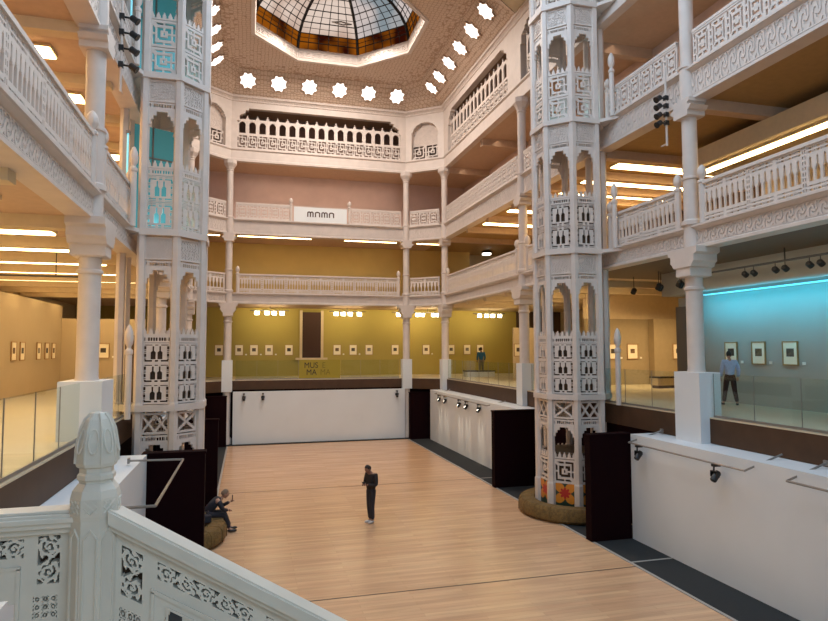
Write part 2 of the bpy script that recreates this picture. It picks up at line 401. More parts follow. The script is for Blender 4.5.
top_wall((XBR, YB), (XBL, YB), lambda u, v: opening(u, v, .30, 9.46, 15.95, 18.2), 'wall_top_back')
top_wall((XR, 22.95), (XR, YC), lambda u, v: opening(u, v, 1.05, 9.3, 15.95, 18.2), 'wall_top_right')
top_wall((XL, YC), (XL, 22.95), lambda u, v: opening(u, v, .7, 8.95, 15.95, 18.2), 'wall_top_left')
top_wall((XR, 12.0), (XR, 22.95), lambda u, v: opening(u, v, 1.3, 10.72, 15.95, 18.2), 'wall_top_right')
top_wall((XL, 22.95), (XL, 12.0), lambda u, v: opening(u, v, .23, 9.6, 15.95, 18.2), 'wall_top_left')
LC = math.hypot(XR-XBR, YB-YC)
top_wall((XR, YC), (XBR, YB), lambda u, v: arch_open(u, v, LC/2, .84, 15.95, 17.15), 'wall_top_corner_right')
top_wall((XBL, YB), (XL, YC), lambda u, v: arch_open(u, v, LC/2, .84, 15.95, 17.15), 'wall_top_corner_left')

# ------------------------------------------------------------------ cove ceiling and dome
DC = Vector((3.9, 27.95)); AP = 3.8
hole = [DC+Vector((math.cos(a), math.sin(a)))*AP/math.cos(PI/8) for a in [PI/8+k*PI/4 for k in range(8)]]
outer = [Vector(p) for p in ((XR, YC), (XBR, YB), (XBL, YB), (XL, YC), (XL, 22.95), (XBL, 21.5), (XBR, 21.5), (XR, 22.95))]
hole = [hole[k] for k in (0, 1, 2, 3, 4, 5, 6, 7)]
ZH = 20.0
midr = [Vector(p) for p in ((9.14, 32.4), (8.35, 33.4), (-.55, 33.4), (-1.34, 32.4), (-1.34, 23.5), (-.55, 22.5), (8.35, 22.5), (9.14, 23.5))]; ZM = 19.95
mb = MB()
for k in range(8):
    k1 = (k+1) % 8
    for p, q, z0, z1 in ((outer, midr, ZT, ZM), (midr, hole, ZM, ZH)):
        for j in range(6 if p is midr else 1):
            n_ = 6 if p is midr else 1
            L0, L1 = p[k].lerp(q[k], j/n_), p[k1].lerp(q[k1], j/n_); M0, M1 = p[k].lerp(q[k], (j+1)/n_), p[k1].lerp(q[k1], (j+1)/n_)
            ez = lambda t: z0+(z1-z0)*t
            a0, a1 = ez(j/n_), ez((j+1)/n_)
            mb.add([(L0.x, L0.y, a0), (L1.x, L1.y, a0), (M1.x, M1.y, a1), (M0.x, M0.y, a1), (L0.x, L0.y, a0+.3), (L1.x, L1.y, a0+.3), (M1.x, M1.y, a1+.3), (M0.x, M0.y, a1+.3)],
                   [(0, 1, 2, 3), (7, 6, 5, 4), (0, 4, 5, 1), (2, 6, 7, 3)])
struct('ceiling_cove', mb, COVE)
struct('ceiling', MB().prism([(XBR, 21.45), (XR+2.1, 21.45), (XR+2.1, 23.0), (XR, 23.0)], 18.84, 18.95).prism([(mir(XR), 23.0), (XL-2.1, 23.0), (XL-2.1, 21.45), (XBL, 21.45)], 18.84, 18.95).box(XR, XR+2.1, 22.9, 39, 18.84, 18.95).box(XL-2.1, XL, 22.9, 39, 18.84, 18.95).box(XL-2, XR+2, YB+.02, 39, 18.84, 18.95), CREAM)
hp = [tuple(h) for h in hole]
struct('trim_15', sweep(hp, [(-.12, 19.93), (.05, 19.93), (.09, 20.0), (.02, 20.08), (.02, 20.42), (.06, 20.5), (.06, 20.56), (-.3, 20.56), (-.3, 20.1), (-.12, 20.05)], True), PAINT)
def meander(u, v, n=1.):
    x, y = (u % n)/n-.5, v-.5; d = max(abs(x), abs(y))
    if d > .455: return True
    if .345 < d: return abs(x+y) < .10 or (abs(x) < .04 and abs(y) > abs(x)) or (abs(y) < .04 and abs(x) > abs(y))
    if d > .26: return True
    if d > .14: return (abs(x) < .045 and y > 0 and abs(y) > abs(x)) or (abs(y) < .045 and x > 0 and abs(x) > abs(y)) or (x < -.2 and y < -.2)
    return d > .05
mb = MB()
for k in range(8):      # carved grille round the rim
    a, b = hole[k], hole[(k+1) % 8]; d = (b-a).normalized(); L = (b-a).length
    t = lattice(lambda u, v: (u % .3 < .07) or v < .05 or v > .27 or abs((u % .3-.185)**2+(v-.16)**2-.0049) < .0022, L-.1, .32, 120, 14, .03)
    mb2 = t.xf(Matrix.Translation((a.x, a.y, 20.09)) @ Matrix.Rotation(math.atan2(d.y, d.x), 4, 'Z') @ Matrix.Translation((.05, .05, 0))); mb.add(mb2.v, mb2.f)
struct('trim_16', mb, PAINT)
# glazed dome
DPROF = [(1.0, 20.56), (.985, 20.95), (.95, 21.35), (.87, 21.8), (.74, 22.2), (.57, 22.55), (.36, 22.85), (.14, 23.0)]
dome = thing('glass_dome', 'octagonal stained glass dome with black ribs above the patterned ceiling', 'dome', (DC.x, DC.y, 20.56))
dome['kind'] = 'structure'
def dome_pt(a, r, z): return Vector((math.cos(a)*r*AP/math.cos(PI/8), math.sin(a)*r*AP/math.cos(PI/8), z-20.56))
for k in range(8):
    a0, a1 = PI/8+k*PI/4, PI/8+(k+1)*PI/4
    am, pm, bars = MB(), MB(), MB()
    for j in range(len(DPROF)-1):
        (ra, za), (rb, zb) = DPROF[j], DPROF[j+1]
        q = [dome_pt(a0, ra, za), dome_pt(a1, ra, za), dome_pt(a1, rb, zb), dome_pt(a0, rb, zb)]
        (am if j < 2 else pm).add(q, [(0, 1, 2, 3)])
        bars.tube([q[0], q[1]], .028, 5)
        for s in range(1, 6):
            bars.tube([q[0].lerp(q[1], s/6), q[3].lerp(q[2], s/6)], .024, 4)
        mid = [(q[0]+q[3])/2, (q[1]+q[2])/2]
        if j: bars.tube(mid, .014, 4)
    part('amber_band', am, GL_AMBER, dome); part('glass_panel', pm, GL_PALE if k in (1, 2, 3) else GL_BLUE, dome)
    part('glazing_bars', bars, BLACK, dome)
    part('rib', MB().tube([dome_pt(a0, r, z) for r, z in DPROF], .075, 6), BLACK, dome, smooth=True)
part('crown_cap', MB().lathe([(.62, 22.96-20.56), (.62, 23.1-20.56), (.2, 23.3-20.56)], 8, rot=PI/8), BLACK, dome)
vt = thing('roof_vent', 'grey square vent frame turned on its corner in the dome glass', 'vent', (4.45, 30.62, 21.6), 0)
vt.rotation_euler = (math.radians(40), 0, 0)
mb = MB()
for a in range(4):
    c0, c1 = math.cos(a*PI/2), math.sin(a*PI/2); e0, e1 = math.cos((a+1)*PI/2), math.sin((a+1)*PI/2)
    mb.add([(c0*.52, c1*.42, 0), (e0*.52, e1*.42, 0), (e0*.36, e1*.27, 0), (c0*.36, c1*.27, 0), (c0*.52, c1*.42, .05), (e0*.52, e1*.42, .05), (e0*.36, e1*.27, .05), (c0*.36, c1*.27, .05)],
           [(0, 1, 2, 3), (7, 6, 5, 4), (0, 4, 5, 1), (2, 6, 7, 3), (1, 5, 6, 2), (3, 7, 4, 0)])
part('frame', mb, GREYM, vt)

# star windows in the cove
def star_poly(R, n=8, k=.76): return [((R if i % 2 == 0 else R*k)*math.cos(PI*i/n+PI/8), (R if i % 2 == 0 else R*k)*math.sin(PI*i/n+PI/8)) for i in range(2*n)]
st_glass = MB().prism(star_poly(.44), -.02, .03).mesh('star_pane', STARM)
mb = MB(); o_, i_ = star_poly(.52), star_poly(.44)
for i in range(16):
    j = (i+1) % 16
    mb.add([(*o_[i], -.03), (*o_[j], -.03), (*i_[j], -.03), (*i_[i], -.03), (*o_[i], .05), (*o_[j], .05), (*i_[j], .05), (*i_[i], .05)], [(0, 3, 2, 1), (4, 5, 6, 7), (0, 1, 5, 4), (2, 3, 7, 6)])
st_frame = mb.mesh('star_frame', COVE)
sn = [0]
def star(loc, M_, where):
    sn[0] += 1
    e = bpy.data.objects.new('star_window', None); COL.objects.link(e); e.matrix_world = Matrix.Translation(loc) @ M_
    tag(e, 'glowing eight-pointed star window in the %s cove, %s' % where, 'window', 'star windows in the cove')
    link('pane', st_glass, e); link('surround', st_frame, e)
ORD = ['nearest the left end', 'second from its left end', 'third from its left end', 'fourth from its left end', 'fifth from its left end', 'nearest the right end']
sl = math.atan2(ZM-ZT, 1.0)
for k, x in enumerate((-.15, 1.48, 3.13, 4.80, 6.45, 8.10)):
    star((x, YB-.6, ZT+.6*(ZM-ZT)-.02), Matrix.Rotation(PI-sl, 4, 'X'), ('back', ORD[k]))
ORD2 = ['nearest the back corner', 'second from the back corner', 'third from the back corner', 'fourth from the back corner', 'fifth from the back corner', 'farthest from the back corner']
sx = math.atan2(ZM-ZT, 1.5)
for k, y in enumerate((32.2, 30.75, 29.1, 27.45, 25.8, 24.1)):
    for side, nm in ((1, 'right-hand'), (-1, 'left-hand')):
        x = XR-.93; z = ZT+(ZM-ZT)*.62-.02
        if side > 0: star((x, y, z), Matrix.Rotation(-(PI-sx), 4, 'Y'), (nm, ORD2[k]))
        else: star((XL+1.15, y, ZT+(ZM-ZT)*.77-.02), Matrix.Rotation(PI-sx, 4, 'Y'), (nm, ORD2[k]))

# ------------------------------------------------------------------ columns
CAPDIR = {}
def bracket_prof(w, z0, z1):
    """half outline of a stepped bracket capital, from the shaft out"""
    h = z1-z0
    return [(.22, z0), (.26, z0+.04*h), (.26, z0+.30*h), (.32, z0+.34*h), (.36, z0+.45*h), (.34*1+.1*w, z0+.52*h), (.5*w, z0+.62*h), (.5*w, z0+.74*h), (w*.62, z0+.80*h), (w*.62, z1)]
def capital(w, dpt, z0, z1):
    pr = bracket_prof(w, z0, z1); mb = MB(); k = len(pr)
    for hw in (dpt,):
        vs = []
        for s_ in (-1, 1):
            for x, z in pr: vs.append((-x, s_*min(hw, x+.05), z))
            for x, z in pr: vs.append((x, s_*min(hw, x+.05), z))
        fs = []
        n = 2*k
        for j in range(k-1):
            fs += [(j, j+1, k+j+1, k+j), (n+j, n+k+j, n+k+j+1, n+j+1), (j, n+j, n+j+1, j+1), (k+j, k+j+1, n+k+j+1, n+k+j)]
        fs += [(0, k, n+k, n), (k-1, n+k-1, n+2*k-1, 2*k-1)]
        mb.add(vs, fs)
    return mb
_capm = {}
def column(x, y, rz, label, ped, big):
    t = thing('column', label, 'column', (x, y, 0), rz, 'slender columns round the atrium')
    R = .2
    def P(nm, key, fn, m, loc=(0, 0, 0), smooth=False):
        if key not in _capm: _capm[key] = fn().mesh(nm, m, smooth)
        return link(nm, _capm[key], t, loc)
    if ped:
        w, d, z0 = ped
        P('pedestal', 'ped%s' % (ped,), lambda: MB().box(-w/2, w/2, -d/2, d/2, z0, 4.42), WHITE)
    else:
        P('lower_shaft', 'lsh', lambda: MB().lathe([(R+.08, 0), (R+.08, .3), (R, .4), (R, 3.4)], 14), PAINT, smooth=True)
        P('pedestal', 'pedn', lambda: MB().box(-.27, .27, -.25, .25, 2.76, 4.42), WHITE)
    P('shaft', 'sh1', lambda: MB().lathe([(R+.02, 4.40), (R, 4.5), (R, 6.42), (R+.035, 6.45), (R+.035, 6.5), (R, 6.53), (R, 6.8)], 16), PAINT, smooth=True)
    P('capital', 'cap1%s' % big, lambda: capital(.84 if big else .78, .34 if big else .3, 6.75, 7.47), CARVE if False else PAINT)
    P('shaft', 'sh2', lambda: MB().lathe([(R, 7.4), (R, 8.05), (R+.05, 8.06), (R+.05, 8.16), (R-.01, 8.2), (R-.01, 9.2), (R+.02, 9.22), (R+.02, 9.26), (R-.02, 9.28), (R-.02, 10.8)], 16), PAINT, smooth=True)
    P('capital', 'cap2', lambda: capital(.52, .26, 10.78, 11.22), PAINT)
    P('shaft', 'sh3', lambda: MB().lathe([(R, 11.1), (R, 12.05), (R+.03, 12.06), (R+.03, 12.12), (R-.03, 12.15), (R-.03, 14.6), (R, 14.62), (R, 14.66), (R-.03, 14.68), (R-.03, 14.8)], 16), PAINT, smooth=True)
    P('capital', 'cap3', lambda: MB().lathe([(.18, 14.7), (.22, 14.76), (.22, 14.8), (.33, 14.95), (.36, 15.0), (.36, 15.2)], 8, rot=PI/8), PAINT)
    return t
column(10.70, 13.0, PI/2, 'tall white column on a wide pedestal beside the man in the blue shirt', (.9, .6, 2.70), True)
column(10.70, 22.8, PI/2, 'white column on a slim pedestal between the right tower and the back corner', None, True)
column(10.66, 32.95, PI/2, 'white column at the back corner, right of the banner bay', None, False)
column(8.80, 34.42, 0, 'white column at the right end of the bay with the banner', None, False)
column(-1.0, 34.42, 0, 'white column at the left end of the bay with the banner', None, False)
column(-2.88, 32.95, PI/2, 'white column at the back corner behind the left tower', None, False)
column(-2.90, 22.8, PI/2, 'white column just behind the left tower', None, True)
column(-2.92, 13.0, PI/2, 'thick-looking white column on a white pedestal, behind the carved newel post', (1.0, .74, 2.70), True)

# ------------------------------------------------------------------ railings
FIN = MB().lathe([(.085, 0), (.085, .98), (.105, 1.0), (.105, 1.05), (.06, 1.08), (.06, 1.11), (.10, 1.16), (.115, 1.24), (.10, 1.34), (.05, 1.42), (.01, 1.45)], 8, rot=PI/8).mesh('finial_post', PAINT, True)
def unit_panel(w, detail):
    """one bay of the pierced railing, z 0 to .98: slot bands above and below a row of bottle-shaped holes"""
    n = 8; iw = w-.11; p = iw/n
    def fn(u, v):
        if u < .055 or u > w-.055: return not (.016 < min(u, w-u) < .04 and (v*9 % 1) > .35)
        for z in (.05, .80):
            if z < v < z+.12:
                q = abs(u-w/2); return q < .05 or q > iw/2-.02 or abs(v-z-.06) < .018 or (u*22 % 1) < .25
        if .24 < v < .745:
            x = abs((u-.055) % p-p/2); t_ = (v-.24)/.505
            r = .052 if t_ < .45 else (.052-.028*min(1, (t_-.45)/.15))
            return not (x < r*(p/.15) if t_ < .93 else x < .008)
        return True
    return lattice(fn, w, .98, int(w/.014), 66, .05)
def square_panel(w):
    def fn(u, v):
        x, y = u/w, (v-.02)/.70
        if y < .03 or y > .97 or x < .07: return True
        if x < .17: return min(abs(y-.25), abs(y-.5), abs(y-.75)) < .05
        x = (x-.17)/.83-.5; y -= .5; d = max(abs(x), abs(y))
        if d > .43: return True
        if d > .31: return abs(abs(x)-abs(y)) < .05 or (abs(x) < .06 and abs(y) > abs(x))
        if d > .22: return True
        if d > .12: return (abs(y) < .05 and abs(x) > abs(y))
        return True
    mb = lattice(fn, w, .74, 30, 40, .05, 0, .05)
    mb.box(0, w, -.035, .035, 0, .06); mb.box(0, w, -.04, .04, .78, .86)
    return mb
_um = {}
def railing(a, b, z, kind, label, detail=False, posts=(True, True), inset=.0):
    a, b = Vector(a), Vector(b); L = (b-a).length; d = (b-a).normalized(); ang = math.atan2(d.y, d.x)
    t = thing('gallery_railing', label, 'railing', (a.x, a.y, z), ang, 'white railings along the galleries')
    if kind == 'bottle':
        x0 = .12 if posts[0] else 0; x1 = L-(.12 if posts[1] else 0); n = max(1, round((x1-x0)/1.32)); w = (x1-x0)/n
        key = ('b', round(w, 3))
        if key not in _um: _um[key] = unit_panel(w, detail).mesh('openwork_panel', STONE)
        for k in range(n):
            link('openwork_panel', _um[key], t, (x0+k*w, 0, 0))
        part('handrail', MB().box(x0, x1, -.06, .06, .955, 1.03), STONE, t)
        hp_ = 1.0
    else:
        x0 = .12 if posts[0] else 0; x1 = L-(.12 if posts[1] else 0); n = max(1, round((x1-x0)/.56)); w = (x1-x0)/n
        key = ('s', round(w, 3))
        if key not in _um: _um[key] = square_panel(w).mesh('lattice_panel', STONE)
        for k in range(n): link('lattice_panel', _um[key], t, (x0+k*w, 0, 0))
        part('handrail', MB().box(x0, x1, -.05, .05, .83, .90), STONE, t)
        hp_ = .9
    if posts[0]: link('finial_post', FIN, t, (.09, 0, 0)).scale = (1, 1, hp_)
    if posts[1]: link('finial_post', FIN, t, (L-.09, 0, 0)).scale = (1, 1, hp_)
    return t
ri = .02
RX, LX = XR+ri, XL-ri
# second-floor gallery (bottle balusters)
railing((RX, 12.65), (RX, 4.0), Z2, 'bottle', 'white bottle-baluster railing over the teal wall, right of the column', True, (True, False))
railing((RX, 16.6), (RX, 13.35), Z2, 'bottle', 'short white bottle-baluster railing between right tower and near column', True)
railing((RX, 22.4), (RX, 19.2), Z2, 'bottle', 'short bottle-baluster railing just left of the right tower', False)
railing((RX, 32.5), (RX, 23.2), Z2, 'bottle', 'bottle-baluster railing sloping away left of the right tower, over olive wall', False, (True, True))
railing((XBR-.35, YB+ri), (XBL+.35, YB+ri), Z2, 'bottle', 'bottle-baluster railing two levels below the arcaded screen on the back side', False)
railing((XR-.22, YC+.19), (XBR+.22, YB-.15), Z2, 'bottle', 'tiny bottle-baluster railing in the back right corner', False, (False, False))
railing((XBL-.22, YB-.15), (XL+.22, YC+.19), Z2, 'bottle', 'tiny bottle-baluster railing in the back corner beside left tower', False, (False, False))
railing((LX, 4.0), (LX, 12.65), Z2, 'bottle', 'railing climbing to the upper left corner, left of the thick column', True, (False, True))
railing((LX, 13.35), (LX, 16.6), Z2, 'bottle', 'short railing between the thick left column and left tower', True)
railing((LX, 19.2), (LX, 32.5), Z2, 'bottle', 'bottle-baluster railing hidden behind the left tower', False)
# third-floor gallery (nested squares)
railing((RX, 12.7), (RX, 5.0), Z3, 'square', 'nested-square lattice railing in the upper right corner', False, (False, False))
railing((RX, 16.6), (RX, 13.3), Z3, 'square', 'nested-square railing between right tower and near column', False, (True, False))
railing((RX, 22.5), (RX, 19.2), Z3, 'square', 'short nested-square railing left of the right tower', False, (False, False))
railing((RX, 32.6), (RX, 23.1), Z3, 'square', 'nested-square railing sloping away along the right side to the back corner', False, (False, False))
railing((XBL+.3, YB+ri), (2.33, YB+ri), Z3, 'square', 'nested-square railing left of the white banner', False, (False, True))
railing((5.40, YB+ri), (XBR-.3, YB+ri), Z3, 'square', 'nested-square railing right of the white banner', False, (True, False))
railing((XR-.22, YC+.19), (XBR+.22, YB-.15), Z3, 'square', 'tiny nested-square railing in the back right corner', False, (False, False))
railing((XBL-.22, YB-.15), (XL+.22, YC+.19), Z3, 'square', 'tiny nested-square railing in the back corner beside left tower', False, (False, False))
railing((LX, 5.0), (LX, 12.7), Z3, 'square', 'square-lattice railing at the upper left edge over the soffit', False, (False, False))
railing((LX, 13.3), (LX, 16.6), Z3, 'square', 'square-lattice railing behind the four black stage lights on the left', False, (False, True))
railing((LX, 19.2), (LX, 32.6), Z3, 'square', 'square-lattice railing behind the left tower', False, (False, False))

# arcaded screens of the top storey
def screen_unit(w):
    def fn(u, v):
        if v < .82: return meander(min(.999, u/w), min(.999, max(0, (v-.06)/.76))) if v > .06 else True
        if v < .92: return True
        if v < 1.62:
            x = abs(u-w/2); r = w*.30
            if v < 1.38: return x > r
            return x*x+(v-1.38)**2 > r*r
        x = abs(u-w/2)
        if v < 1.68: return True
        return (w/2-x) < .10*max(0., 1-(v-1.68)/.18) or ((w/2-x) < .03 and v < 1.9)
    return lattice(fn, w, 1.92, 22, 72, .06)
def screen(a, b, n, label):
    a, b = Vector(a), Vector(b); L = (b-a).length; d = (b-a).normalized(); w = L/n
    t = thing('arcaded_screen', label, 'screen', (a.x, a.y, Z4), math.atan2(d.y, d.x), 'arcaded screens on the top storey')
    key = ('scr', round(w, 3))
    if key not in _um: _um[key] = screen_unit(w).mesh('screen_panel', PAINT)
    for k in range(n): link('screen_panel', _um[key], t, (k*w, 0, 0))
screen((XBL+.3, YB+.12), (XBR-.3, YB+.12), 17, 'arcaded white screen in the long opening under the back row of stars')
screen((XR+.12, 32.0), (XR+.12, 23.7), 16, 'arcaded white screen running along the right side under the stars')
screen((XL-.12, 23.7), (XL-.12, 32.0), 16, 'arcaded white screen on the left side behind the tower')
screen((XR+.12, 22.3), (XR+.12, 13.0), 17, 'arcaded white screen partly hidden by the right tower')
screen((XL-.12, 13.0), (XL-.12, 22.3), 17, 'arcaded white screen above the left tower side')
for (a, b, nm) in (((XR, YC), (XBR, YB), 'right of the back bay'), ((XBL, YB), (XL, YC), 'left of the back bay')):
    a, b = Vector(a), Vector(b); d = (b-a).normalized(); L = (b-a).length
    t = thing('corner_lattice', 'round-headed niche lattice in the narrow top corner wall, %s' % nm, 'lattice', (a.x, a.y, 15.95), math.atan2(d.y, d.x))
    for k in range(2):
        part('square_lattice', lattice(lambda u, v: meander(min(.999, u/.84), v/.82), .84, .82, 34, 30, .06), PAINT, t, (L/2-.84+.84*k, -.24, 0))
    part('pierced_slab', MB().box(L/2-.86, L/2+.86, -.36, -.30, .82, 2.45), CARVE, t)

# ------------------------------------------------------------------ openwork towers
TW = .92; RT = 1.05; CY = 17.5
def t_meander(): return lattice(lambda u, v: u < .05 or u > .66 or v < .03 or v > .67 or meander((u-.05)/.61, (v-.03)/.64), .71, .70, 34, 34, .05)
def bottle(u, v, c, s):
    x = abs(u-c)
    return x < (.06 if v < .55*s else (.06-.035*min(1, (v-.55*s)/(.12*s)) if v < .9*s else .022)) and 0 < v < s
def t_bottles(h):
    def fn(u, v):
        if u < .03 or u > .68: return True
        if v < .025 or v > h-.02: return True
        k = v/h
        if k < .15 or k > .86:
            q = abs(u-.355)
            return not (q < .045 or .10 < q < .28) or abs((v if k < .15 else h-v)-.075*h) < .008
        if u < .12 or u > .59: return not (abs(u-(.085 if u < .3 else .625)) < .028 and (v*28 % 1) > .28)
        return not (bottle(u, v-.20*h, .272, .62*h) or bottle(u, v-.20*h, .438, .62*h))
    return lattice(fn, .71, h, 36, max(20, int(h/.02)), .05)
def t_slots(): return lattice(lambda u, v: not (.045 < v < .13 and ((.12 < u < .59 and (u*16 % 1) > .3) or abs(u-.07) < .022 or abs(u-.64) < .022)), .71, .17, 48, 12, .05)
def t_crest():
    def fn(u, v):
        if v < .05: return True
        x = abs((u % .142)-.071)
        return x < .045*(1-max(0, (v-.09))/.11) and v < .20
    return lattice(fn, .71, .26, 50, 18, .05)
def t_arch(h):
    def fn(u, v):
        x = abs(u-.355)
        d = .31-x
        if d < 0: return True
        if d < .05: return v > .06*h
        if d < .10: return v > .40*h
        if d < .17: return v > .62*h
        return v > .84*h
    return lattice(fn, .71, h, 38, 26, .06)
def t_xband():
    def fn(u, v):
        if v < .06 or v > .46 or u < .06 or u > .65 or abs(u-.355) < .0: return True
        x, y = (u-.06)/.59, (v-.06)/.40
        x2 = (x*2) % 1
        return abs(x2-y) < .11 or abs(x2-(1-y)) < .11
    return lattice(fn, .71, .52, 44, 30, .05)
def t_xone():
    def fn(u, v):
        if v < .06 or v > .46 or u < .09 or u > .62: return True
        x, y = (u-.09)/.53, (v-.06)/.40
        return abs(x-y) < .09 or abs(x-(1-y)) < .09
    return lattice(fn, .71, .52, 44, 30, .05)
def t_carved(h):
    mb = MB().box(0, .71, -.02, .02, 0, h)
    lattice(lambda u, v: u < .06 or u > .65 or v < .05 or v > h-.05 or math.sin(u*42+2*math.sin(v*30))*math.sin(v*42+2*math.sin(u*30)) > .12, .71, h, 44, 26, .03, mb=mb, y=-.03)
    return mb
def t_tile():
    mb = MB().box(0, .71, -.02, .02, 0, 1.0)
    return mb
def tile_mat():
    m = bpy.data.materials.new('painted_tile_rosette'); m.use_nodes = True; nt = m.node_tree; b = nt.nodes['Principled BSDF']; L = nt.links.new
    tc = nt.nodes.new('ShaderNodeTexCoord'); sp = nt.nodes.new('ShaderNodeSeparateXYZ'); L(tc.outputs['Object'], sp.inputs[0])
    def mth(op, a, b_=None):
        n = nt.nodes.new('ShaderNodeMath'); n.operation = op
        for i, q in enumerate((a, b_)):
            if q is None: continue
            if isinstance(q, (int, float)): n.inputs[i].default_value = q
            else: L(q, n.inputs[i])
        return n.outputs[0]
    x = mth('SUBTRACT', sp.outputs[0], .355); z = mth('SUBTRACT', sp.outputs[2], .72)
    r = mth('SQRT', mth('ADD', mth('MULTIPLY', x, x), mth('MULTIPLY', z, z)))
    a = mth('ARCTAN2', z, x)
    pet = mth('MULTIPLY', mth('ABSOLUTE', mth('COSINE', mth('MULTIPLY', a, 2.0))), .18)
    inner = mth('LESS_THAN', r, mth('ADD', mth('MULTIPLY', mth('ABSOLUTE', mth('COSINE', mth('MULTIPLY', a, 4.0))), .07), .10))
    outer_ = mth('LESS_THAN', r, mth('ADD', mth('MULTIPLY', mth('ABSOLUTE', mth('SINE', mth('MULTIPLY', a, 2.0))), .24), .14))
    m1 = nt.nodes.new('ShaderNodeMix'); m1.data_type = 'RGBA'; L(outer_, m1.inputs['Factor']); m1.inputs['A'].default_value = (.02, .045, .03, 1); m1.inputs['B'].default_value = (.62, .22, .02, 1)
    m2 = nt.nodes.new('ShaderNodeMix'); m2.data_type = 'RGBA'; L(inner, m2.inputs['Factor']); L(m1.outputs['Result'], m2.inputs['A']); m2.inputs['B'].default_value = (.45, .02, .015, 1)
    L(m2.outputs['Result'], b.inputs['Base Color']); b.inputs['Roughness'].default_value = .3
    return m
TILE = tile_mat()
_tm = {}
def TP(key, fn, m=PAINT):
    if key not in _tm: _tm[key] = fn().mesh(key, m)
    return _tm[key]
def tower_face(t, M_, inner_panel):
    def put(nm, me, z):
        o = link(nm, me, t); o.matrix_local = M_ @ Matrix.Translation((-.355, 0, z)); return o
    put('tile_panel', TP('tile_panel', t_tile, TILE), 0.02)
    put('lattice_window', TP('meander_window', t_meander), 1.02)
    put('crest', TP('crest', t_crest), 1.74)
    put('arch_panel', TP('arch_low', lambda: t_arch(.36)), 2.36)
    put('slot_band', TP('slots', t_slots), 2.72)
    put('cross_band', TP('xone', t_xone) if inner_panel == 1 else TP('xband', t_xband), 2.92)
    for k in range(3): put('lattice_window', TP('bottle_window', lambda: t_bottles(.50)), 3.66+k*.5)
    put('slot_band', TP('slots', t_slots), 5.17); put('crest', TP('crest', t_crest), 5.34)
    put('arch_panel', TP('arch', lambda: t_arch(.44)), 6.60); put('slot_band', TP('slots', t_slots), 7.04)
    put('carved_panel', TP('carved', lambda: t_carved(.56)), 7.24)
    for k in range(2): put('lattice_window', TP('bottle_window_tall', lambda: t_bottles(.66)), 8.02+k*.68)
    put('slot_band', TP('slots', t_slots), 9.38); put('crest', TP('crest', t_crest), 9.56)
    put('arch_panel', TP('arch', lambda: t_arch(.44)), 10.64); put('slot_band', TP('slots', t_slots), 11.08)
    put('carved_panel', TP('carved', lambda: t_carved(.56)), 11.26)
    for k in range(2): put('lattice_window', TP('meander_window', t_meander), 11.98+k*.72)
    put('crest', TP('crest', t_crest), 13.42)
    put('arch_panel', TP('arch', lambda: t_arch(.44)), 14.28); put('slot_band', TP('slots', t_slots), 14.72)
    put('carved_panel', TP('carved', lambda: t_carved(.56)), 14.92)
    for k in range(2): put('lattice_window', TP('meander_window', t_meander), 15.68+k*.72)
    put('crest', TP('crest', t_crest), 17.12)
    put('arch_panel', TP('arch', lambda: t_arch(.44)), 18.0)
def gx_(cx, side): return (XR if side > 0 else XL)-cx
def tower(cx, side, label):
    t = thing('openwork_tower', label, 'tower', (cx, CY, 0), 0, 'openwork towers beside the floor')
    va = [PI/8+k*PI/4 for k in range(8)]
    verts = [(RT*math.cos(a), RT*math.sin(a)) for a in va]
    pil = TP('pillar', lambda: MB().lathe([(.14, 0), (.14, 1.0), (.115, 1.05), (.115, 3.5), (.13, 3.55), (.13, 3.66), (.115, 3.7), (.115, 18.9)], 6))
    for k, (x, y) in enumerate(verts):
        o = link('pillar', pil, t, (x, y, 0), va[k])
    # faces that look into the atrium: normals at 135..270 degrees for the right tower, mirrored for the left one
    normals = (90, 135, 180, 225, 270) if side > 0 else (90, 45, 0, -45, -90)
    for k, nd in enumerate(normals):
        a = math.radians(nd); ap = RT*math.cos(PI/8)-.0
        M_ = Matrix.Translation((math.cos(a)*ap, math.sin(a)*ap, 0)) @ Matrix.Rotation(a+PI/2, 4, 'Z')
        tower_face(t, M_, 1 if nd in (225, -45, 135, 45) else 0)
    for z, h, rr in ((3.48, .16, 1.20), (7.84, .16, 1.20), (11.84, .14, 1.20), (15.5, .16, 1.20), (18.5, .3, 1.2)):
        part('ledge', MB().prism([(rr*math.cos(a), rr*math.sin(a)) for a in va], z, z+h), PAINT, t)
    drums = [(0.04, 1.9), (3.68, 5.36)]+([(8.02, 9.6)] if side > 0 else [])
    for z0, z1 in drums:
        part('shade_drum', MB().lathe([(.90, z0), (.90, z1)], 8, rot=PI/8), DARKB, t)  # dark drum added so the window holes look unlit inside
    for z, k in ((ZG, 1.55), (7.98, 1.35), (11.98, 1.35)):
        o = link('finial_post', FIN, t, (gx_(cx, side)-.12*side, -1.42, z)); o.scale = (.9, .9, k)
    # balcony slab tying the tower to the gallery
    gx = XR-cx if side > 0 else XL-cx
    s_ = 1 if side > 0 else -1
    for z in (7.88, 11.88, 15.54):
        part('balcony_slab', MB().prism([(s_*.42, -1.06), (gx, -1.6), (gx, 1.3), (s_*.42, 1.06)][::s_], z, z+.1), PAINT, t)
    return t
CXR, CXL = 9.82, -2.16
tower(CXR, 1, 'openwork white tower rising from an ochre ring bench, on the right of the floor')
tower(CXL, -1, 'openwork white tower with teal-lit upper windows, left of the floor')
